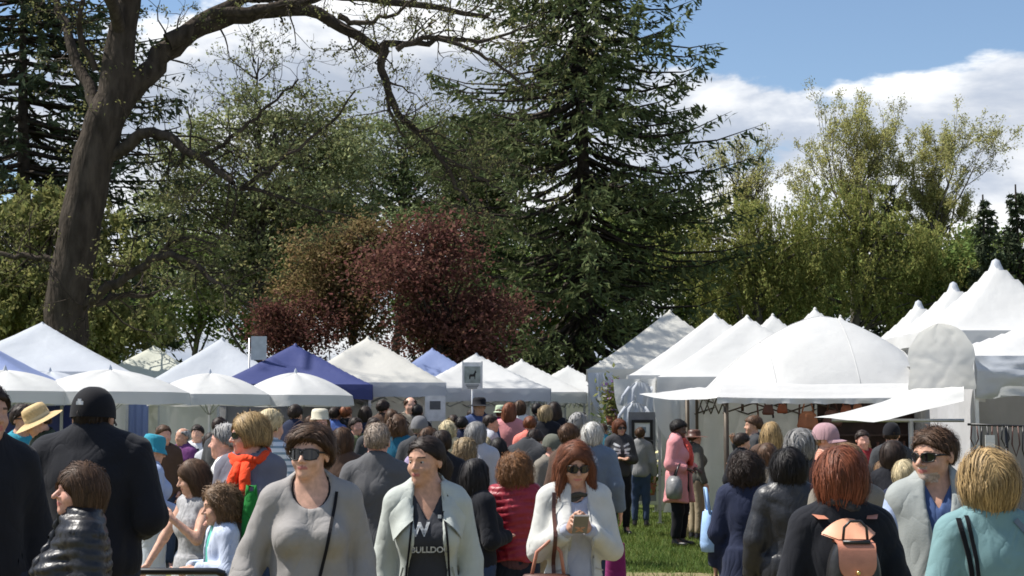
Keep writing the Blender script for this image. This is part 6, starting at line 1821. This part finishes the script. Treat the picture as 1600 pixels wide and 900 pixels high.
# ------------------------------------------------------------------ goods, signs and furniture
def build_goods():
    brl = MATS['brown_leather']; wht = MATS['cloth_white_cotton']; dk = MATS['cloth_black_knit']
    white_p = mat('white_paint', (.75, .75, .73), .5); blackf = mat('black_frame', (.015, .015, .016), .4); paper = mat('paper', (.70, .70, .68), .8)
    # framed sign with a dark horse picture hung from the tent front
    s = empty('hanging_sign', at(738, 610, 28.2)); s.rotation_euler = (0, 0, R(4)); tag(s, 'white framed sign with a dark horse picture hanging at the tent front', 'sign')
    q = 28.2 / FPX; w, h = 30 * q, 42 * q
    MB().box((0, 0, h / 2 + .02), (w, .02, h)).build('board', white_p, s)
    MB().box((0, -.014, h * .58), (w * .82, .008, h * .62)).build('picture', mat('sign_picture', (.30, .33, .30), .8, vary=.3, nscale=9), s)
    b = MB()
    H = [(-.40, .05), (-.42, .35), (-.30, .55), (.10, .55), (.22, .70), (.30, .92), (.40, .95), (.52, .72), (.42, .68), (.38, .45), (.34, .05), (.26, .05), (.24, .30), (-.20, .30), (-.26, .05)]
    pts = [(x * w * .42, -.020, h * .40 + z * h * .36) for x, z in H]
    b.add(pts, [tuple(range(len(pts)))]); b.build('horse', blackf, s)
    for k in range(3): MB().box((0, -.014, h * (.20 - k * .055)), (w * (.7 - .1 * k), .006, h * .028)).build('lettering', mat('sign_print', (.12, .12, .12), .8), s)
    for sx in (-1, 1): MB().box((sx * w * .5, -.004, h / 2 + .02), (.025, .04, h + .04)).build('frame', ALU, s)
    MB().tube([(0, .02, -1.95), (0, .02, h)], .018, 6).build('pole', ALU, s)
    # tall pale board on a pole above the tents
    f = empty('pole_banner', (X_(388, 26.0), 26.0, 0)); tag(f, 'pale green grey board on a thin pole above the umbrellas', 'sign')
    MB().tube([(0, 0, 0), (0, 0, 3.05)], .016, 6).build('pole', STEEL, f)
    MB().box((.16, 0, 2.88), (.26, .03, .40)).build('board', mat('grey_green_board', (.42, .46, .46), .6, vary=.12), f)
    # notice on the pale tent wall
    n = MB().box((0, 0, 0), (.34, .02, .42)).build('notice', paper, None); n.location = at(680, 638, 25.6); tag(n, 'small paper notice on the pale tent wall', 'notice')
    MB().box((0, -.013, .05), (.18, .005, .14)).build('printed_square', mat('sign_print', (.12, .12, .12)), n)
    # rack of framed pictures
    r = empty('picture_rack', (X_(1003, 26.2), 26.2, 0)); tag(r, 'grey panel hung with two black framed pictures beside the aisle', 'picture rack')
    MB().box((0, 0, 1.05), (.46, .04, 1.5)).build('panel', mat('grey_panel', (.20, .20, .21), .8), r)
    for z in (1.50, 1.14):
        fr = MB(); 
        for (cx, cz, sx, sz) in ((0, .145, .36, .05), (0, -.145, .36, .05), (-.155, 0, .05, .24), (.155, 0, .05, .24)): fr.box((cx, -.04, z + cz), (sx, .03, sz))
        o = fr.build('picture_frame', blackf, r); MB().box((0, -.032, z), (.26, .01, .24)).build('mount', paper, o); MB().box((0, -.040, z), (.13, .006, .10)).build('print', mat('print_blue', (.20, .26, .30), .6, vary=.5, nscale=20), o)
    # white blouses hung from the tent bar
    def blouse(label, px, py, d, s=1.0, m=None):
        p_ = at(px, py, d); o = empty('hung_blouse', p_); tag(o, label, 'blouse', 'white blouses hung for sale')
        rows = []
        for j in range(12):
            v = j / 11; hw = (.10 + .16 * min(1, v * 4) if v < .25 else .20 + .05 * v) * s
            rows.append([((-1 + i / 6) * hw, .03 * math.sin(i * 1.3 + j * .3) + (-.05 * math.cos(-1 + i / 6)), -.02 - v * .62 * s) for i in range(13)])
        b = MB(); b.sheet(rows); b.build('cloth', m or VINYL_SHADED, o)
        for sx in (-1, 1):
            b = MB(); b.tube([(sx * .18 * s, 0, -.10 * s), (sx * .30 * s, -.02, -.26 * s), (sx * .33 * s, -.03, -.42 * s)], [.035 * s, .03 * s, .035 * s], 8); b.build('sleeve', m or VINYL_SHADED, o)
        b = MB(); b.tube([(-.16 * s, 0, -.06), (0, 0, .02), (.16 * s, 0, -.06)], .008, 5); b.tube([(0, 0, .02), (.02, 0, .08), (0, 0, .11)], .005, 5); b.build('hanger', STEEL, o)
    blouse('white blouse hanging highest beside the framed pictures', 1000, 596, 27.0)
    blouse('white blouse hanging lower above the framed pictures', 992, 628, 26.6, .9)
    # plants and flowers in the far right tent
    rs = np.random.default_rng(77)
    def plant(label, px, d, z0, hgt, wid, m, flower=None, n=500, hang=False):
        base = at(px, 655, d); o = empty('potted_plant', (base.x, d, z0)); tag(o, label, 'plant', 'plants for sale')
        pot = MB(); pot.lathe([(0, 0), (.10, 0), (.14, .2), (.125, .2), (.11, .15), (0, .15)], (0, 0, 0), 14); pot.build('pot', mat('terracotta', (.30, .12, .07), .8), o)
        P = rs.normal(0, 1, (n, 3)) * np.array([wid, wid, hgt]) * .42; P[:, 2] += .2 + hgt * (.5 if not hang else -.1)
        V, Q = leaf_quads(P, .13, rs, .4, .3, np.tile([[0, 0, 1.0 if not hang else -1.0]], (n, 1)), .6); tag(link('foliage', mesh_np('foliage', V, Q, smooth=False), m, o), kind='stuff')
        if flower:
            P = rs.normal(0, 1, (60, 3)) * np.array([wid, wid, hgt]) * .45; P[:, 2] += .25 + hgt * .6
            V, Q = leaf_quads(P, .09, rs, .9); tag(link('blossoms', mesh_np('blossoms', V, Q, smooth=False), flower, o), kind='stuff')
    plant('tall green stems with white blooms at the far right tent', 938, 29.5, .3, .95, .3, LEAF['bush'], mat('petal_white', (.8, .8, .75), .6, translucent=.3))
    plant('leafy green plant hanging at the far right tent front', 957, 30.4, 1.55, .5, .3, LEAF['olive'], mat('petal_lilac', (.35, .2, .45), .6, translucent=.3))
    plant('bunch of pale yellow flowers beside the grey handbag', 1012, 25.2, .45, .3, .2, LEAF['bush'], mat('petal_cream', (.75, .68, .35), .6, translucent=.3), n=200)
    # table and goods at the corner of the domed stall
    def table(label, x, y, w, d, h, m, rz=0.0, skirt=True):
        o = empty('table', (x, y, 0), R(rz)); tag(o, label, 'table', 'stall tables')
        MB().box((0, 0, h - .02), (w, d, .04)).build('table_top', WOODP, o)
        if skirt:
            for k, (ax, ay, bx, by) in enumerate(((-w / 2, -d / 2, w / 2, -d / 2), (w / 2, -d / 2, w / 2, d / 2), (w / 2, d / 2, -w / 2, d / 2), (-w / 2, d / 2, -w / 2, -d / 2))):
                L = math.hypot(bx - ax, by - ay); nx, ny = (by - ay) / L, -(bx - ax) / L
                rows = [[(ax + (bx - ax) * i / 24 + nx * (.012 + .018 * math.sin(i * 1.4) * j / 6), ay + (by - ay) * i / 24 + ny * (.012 + .018 * math.sin(i * 1.4) * j / 6), h + .006 - (h - .02) * j / 6) for i in range(25)] for j in range(7)]
                b = MB(); b.sheet(rows); b.build('cloth_skirt', m, o)
            MB().box((0, 0, h + .004), (w + .02, d + .02, .006)).build('cloth_top', m, o)
        for sx in (-1, 1):
            for sy in (-1, 1): MB().tube([(sx * (w / 2 - .06), sy * (d / 2 - .06), 0), (sx * (w / 2 - .06), sy * (d / 2 - .06), h - .04)], .018, 6).build('leg', STEEL, o)
        return o
    dred = MATS['cloth_dark_red']
    table('table with a dark red cloth at the corner of the domed stall', 3.35, 20.6, .9, .6, .78, dred, 4)
    table('long black covered table inside the domed stall', 4.9, 21.0, 1.9, .6, .78, dk)
    table('table under the umbrella with white top', X_(290, 19.0), 19.0, 1.6, .7, .74, wht, 6)
    table('stall table with a purple cloth in the deep blue tent', X_(500, 25.6), 25.6, 1.8, .7, .76, MATS['cloth_purple'], 14)
    # shelves with shoes and necklaces in the domed stall
    sh = empty('display_shelf', (5.05, 21.35, 0)); tag(sh, 'dark display shelf with small pale goods under the dome', 'shelf')
    dkw = mat('dark_wood', (.045, .025, .02), .6, vary=.3)
    MB().box((0, .1, 1.22), (1.6, .03, 1.36)).build('back_board', dkw, sh)
    for z in (.80, 1.02, 1.24, 1.46, 1.68): MB().box((0, 0, z), (1.6, .24, .025)).build('shelf_board', dkw, sh)
    rr = random.Random(5)
    pale = [mat('ware_white', (.65, .63, .60), .5), mat('ware_tan', (.40, .26, .15), .5), mat('ware_brown', (.14, .06, .04), .5)]
    for zi, z in enumerate((.8125, 1.0325, 1.2525)):
        for k in range(13):
            g = MB(); r0 = rr.uniform(.025, .045); hh = rr.uniform(.06, .15)
            g.lathe([(0, 0), (r0, 0), (r0 * 1.15, hh * .4), (r0 * .5, hh * .75), (r0 * .6, hh), (0, hh)], (0, 0, 0), 10)
            o = g.build('small_ware', pale[(k * 7 + zi) % 3], None); o.location = (5.05 - .72 + k * .12, 21.30, z)
            row = ('lowest', 'middle', 'top')[zi]
            tag(o, 'small pale or brown goods in the %s row of the dark display shelf' % row, 'ware', 'wares in the %s row of the display shelf' % row)
    # bags hung from the rail of the dome
    cols = [mat('bag_tan', (.30, .12, .06), .5, vary=.2, bump=.3, bscale=50), brl, mat('bag_rust', (.22, .07, .035), .5, vary=.2)]
    for k, px in enumerate((1262, 1300, 1322, 1340, 1200, 1222)):
        p_ = at(px, 625, 21.15); o = empty('hung_bag', (p_.x, 21.15, 1.99)); big = (1.0, .9, .6, .5, .55, .5)[k]
        tag(o, ('large tan bag hanging from the front rail of the dome', 'brown bag next to the large tan bag on the rail', 'small rust bag third along the rail', 'smallest tan bag furthest along the rail', 'slim brown bag hanging first on the rail beside the pole', 'small rust bag on the rail left of the large tan bag')[k], 'bag', 'bags hung on the stall rail')
        m_ = MB(); m_.lathe([(0, -.46 * big), (.12 * big, -.455 * big), (.14 * big, -.40 * big), (.10 * big, -.24 * big), (.05 * big, -.20 * big), (0, -.2 * big)], (0, 0, 0), 14, Matrix.Diagonal((1.1, .4, 1, 1))); m_.build('bag_body', cols[k % 3], o)
        m_ = MB(); m_.tube([(-.08 * big, 0, -.22 * big), (-.02, 0, .02), (.02, 0, .02), (.08 * big, 0, -.22 * big)], .010, 6); m_.build('strap', cols[k % 3], o)
    rk = empty('hook_rail', (4.6, 21.4, 0)); tag(rk, 'dark rail with straps and hooks dangling under the dome', 'rail')
    MB().tube([(-1.5, 0, 1.97), (1.5, 0, 1.97)], .014, 6).build('rail', BRONZE, rk)
    for k in range(15):
        x = -1.4 + k * .2; L = .18 + .22 * ((k * 5) % 7) / 7
        MB().tube([(x, 0, 1.97), (x + .03 * math.sin(k), 0, 1.97 - L)], .014 if k % 3 else .022, 5).build('hanging_strap', (BRONZE, brl, dk)[k % 3], rk)
    # necklaces on a stand in the nearest stall
    st = empty('necklace_stand', (X_(1572, 18.0), 18.0, 0)); tag(st, 'black stand hung with dark necklaces in the nearest stall', 'display stand')
    MB().tube([(-.45, 0, 1.62), (.75, 0, 1.58)], .014, 6).build('bar', BLACK_PLASTIC, st); MB().tube([(0, 0, 0), (0, 0, 1.60)], .02, 8).build('post', BLACK_PLASTIC, st)
    for k in range(9):
        x = -.38 + k * .12; b = MB(); L = .25 + .1 * (k % 3)
        b.tube([(x - .03, -.02, 1.60), (x - .045, -.02, 1.60 - L * .6), (x, -.02, 1.60 - L), (x + .045, -.02, 1.60 - L * .6), (x + .03, -.02, 1.60)], .009, 6); b.build('necklace', BLACK_PLASTIC if k % 2 else brl, st)
    tg = MB().box((0, 0, 0), (.11, .01, .15)).build('price_card', paper, None); tg.location = at(1547, 690, 17.9); tag(tg, 'blank white card hanging on the necklace bar', 'card')
    # chairs
    def chair(label, px, d, rz, m):
        o = empty('folding_chair', (X_(px, d), d, 0), R(rz)); tag(o, label, 'chair', 'white folding chairs')
        MB().box((0, 0, .45), (.42, .42, .03)).build('seat', m, o)
        rows = [[(-.21 + .42 * i / 10, .20 + .05 * (j / 6) - .03 * math.cos((i - 5) * .3), .60 + .28 * j / 6 - (.05 * (abs(i - 5) / 5) ** 3 if j == 6 else 0)) for i in range(11)] for j in range(7)]
        b = MB(); b.sheet(rows); b.sheet([[(p_[0], p_[1] + .02, p_[2]) for p_ in r_] for r_ in rows]); b.build('backrest', m, o)
        for sx in (-1, 1):
            MB().tube([(sx * .20, -.20, 0), (sx * .20, .10, .5), (sx * .20, .24, .86)], .013, 6).build('leg', ALU, o)
            MB().tube([(sx * .185, .22, 0), (sx * .185, -.15, .45)], .013, 6).build('leg', ALU, o)
        return o
    chair('white folding chair beside the grey sweater', 461, 11.5, 170, white_p)
    chair('second white folding chair a little further back', 466, 13.4, 165, white_p)
    chair('white folding chair at the table under the umbrellas', 268, 17.6, 150, white_p)
    # blue cloth partition and pale panel in the left stalls
    for (label, px, d, w_, z0, z1, m_) in (('blue cloth partition under the leftmost umbrellas', 112, 24.0, 1.0, .3, 2.05, BLUE), ('pale blue cloth panel behind the black cap', 214, 24.6, .36, .2, 2.05, PALEBLUE)):
        rows = [[(-w_ / 2 + w_ * i / 24, .04 * math.sin(i * .9) * (.3 + j / 8), z1 - (z1 - z0) * j / 8) for i in range(25)] for j in range(9)]
        b = MB(); b.sheet(rows); o = b.build('cloth_partition', m_, None); o.location = (X_(px, d), d, 0); tag(o, label, 'curtain')
    # green cloth bag held by the folded arms, small crate, stroller bar
    gm = C_('grass_green', (.02, .20, .04), wrinkle=1.0)
    pt = at(392, 815, 8.75); o = empty('green_bag', pt); tag(o, 'green cloth bag hanging from the folded arms below the orange scarf', 'bag')
    m_ = MB(); m_.lathe([(0, -.17), (.05, -.165), (.062, -.08), (.055, .06), (.040, .14), (.02, .17)], (0, 0, 0), 16, Matrix.Diagonal((.9, .55, 1, 1))); m_.build('bag_body', gm, o)
    m_ = MB(); m_.tube([(-.025, 0, .14), (-.02, 0, .20), (.02, 0, .20), (.025, 0, .14)], .012, 6); m_.build('handle', gm, o)
    pt = at(1072, 812, 21.9); cr = empty('basket', (pt.x + .12, 21.9, 0)); tag(cr, 'pale woven basket on the grass behind the pink coat', 'basket')
    m_ = MB(); m_.lathe([(0, .01), (.16, .01), (.19, .38), (.17, .38), (.15, .05), (0, .05)], (0, 0, 0), 18); m_.build('basket_body', mat('wicker', (.36, .27, .16), .8, vary=.4, nscale=40, bump=.8, bscale=60), cr)
    m_ = MB(); m_.lathe([(.195, .36), (.205, .39), (.185, .41), (.165, .39)], (0, 0, 0), 18); m_.build('rim', wht, cr)
    pr = empty('pushchair', (X_(282, 8.0), 8.0, 0)); tag(pr, 'black pushchair handle in front of the grey dress', 'pushchair')
    m_ = MB(); m_.tube([(-.24, 0, .885), (-.2, 0, .90), (.2, 0, .90), (.24, 0, .885)], .018, 8); m_.build('handle', BLACK_PLASTIC, pr)
    for sx in (-1, 1): MB().tube([(sx * .24, 0, .885), (sx * .24, .25, .55), (sx * .25, .5, .12)], .014, 6).build('frame_tube', BLACK_PLASTIC, pr)
    m_ = MB(); rows = [[(-.2 + .4 * i / 8, .12 + .3 * j / 6, .72 - .45 * j / 6 - .05 * math.sin(math.pi * i / 8)) for i in range(9)] for j in range(7)]; m_.sheet(rows); m_.sheet([[(q_[0], q_[1] + .03, q_[2] + .02) for q_ in r_] for r_ in rows]); m_.build('seat', MATS['cloth_black_cap'], pr)
    for sx in (-1, 1):
        for yy in (.02, .52):
            m_ = MB(); m_.lathe([(.06, -.015), (.095, -.02), (.10, 0), (.095, .02), (.06, .015)], (sx * .25, yy, .10), 16, Matrix.Rotation(R(90), 4, 'Y')); m_.build('wheel', BLACK_PLASTIC, pr)
# ------------------------------------------------------------------ build everything
build_ground()
build_trees(); print('trees', round(time.time() - T0, 1))
build_tents(); print('tents', round(time.time() - T0, 1))
build_people(); print('people', round(time.time() - T0, 1))
build_goods(); print('goods', round(time.time() - T0, 1))
print('TRIS', sum(sum(len(p.vertices) - 2 for p in m.polygons) if len(m.polygons) < 2000 else 2 * len(m.polygons) for m in bpy.data.meshes))
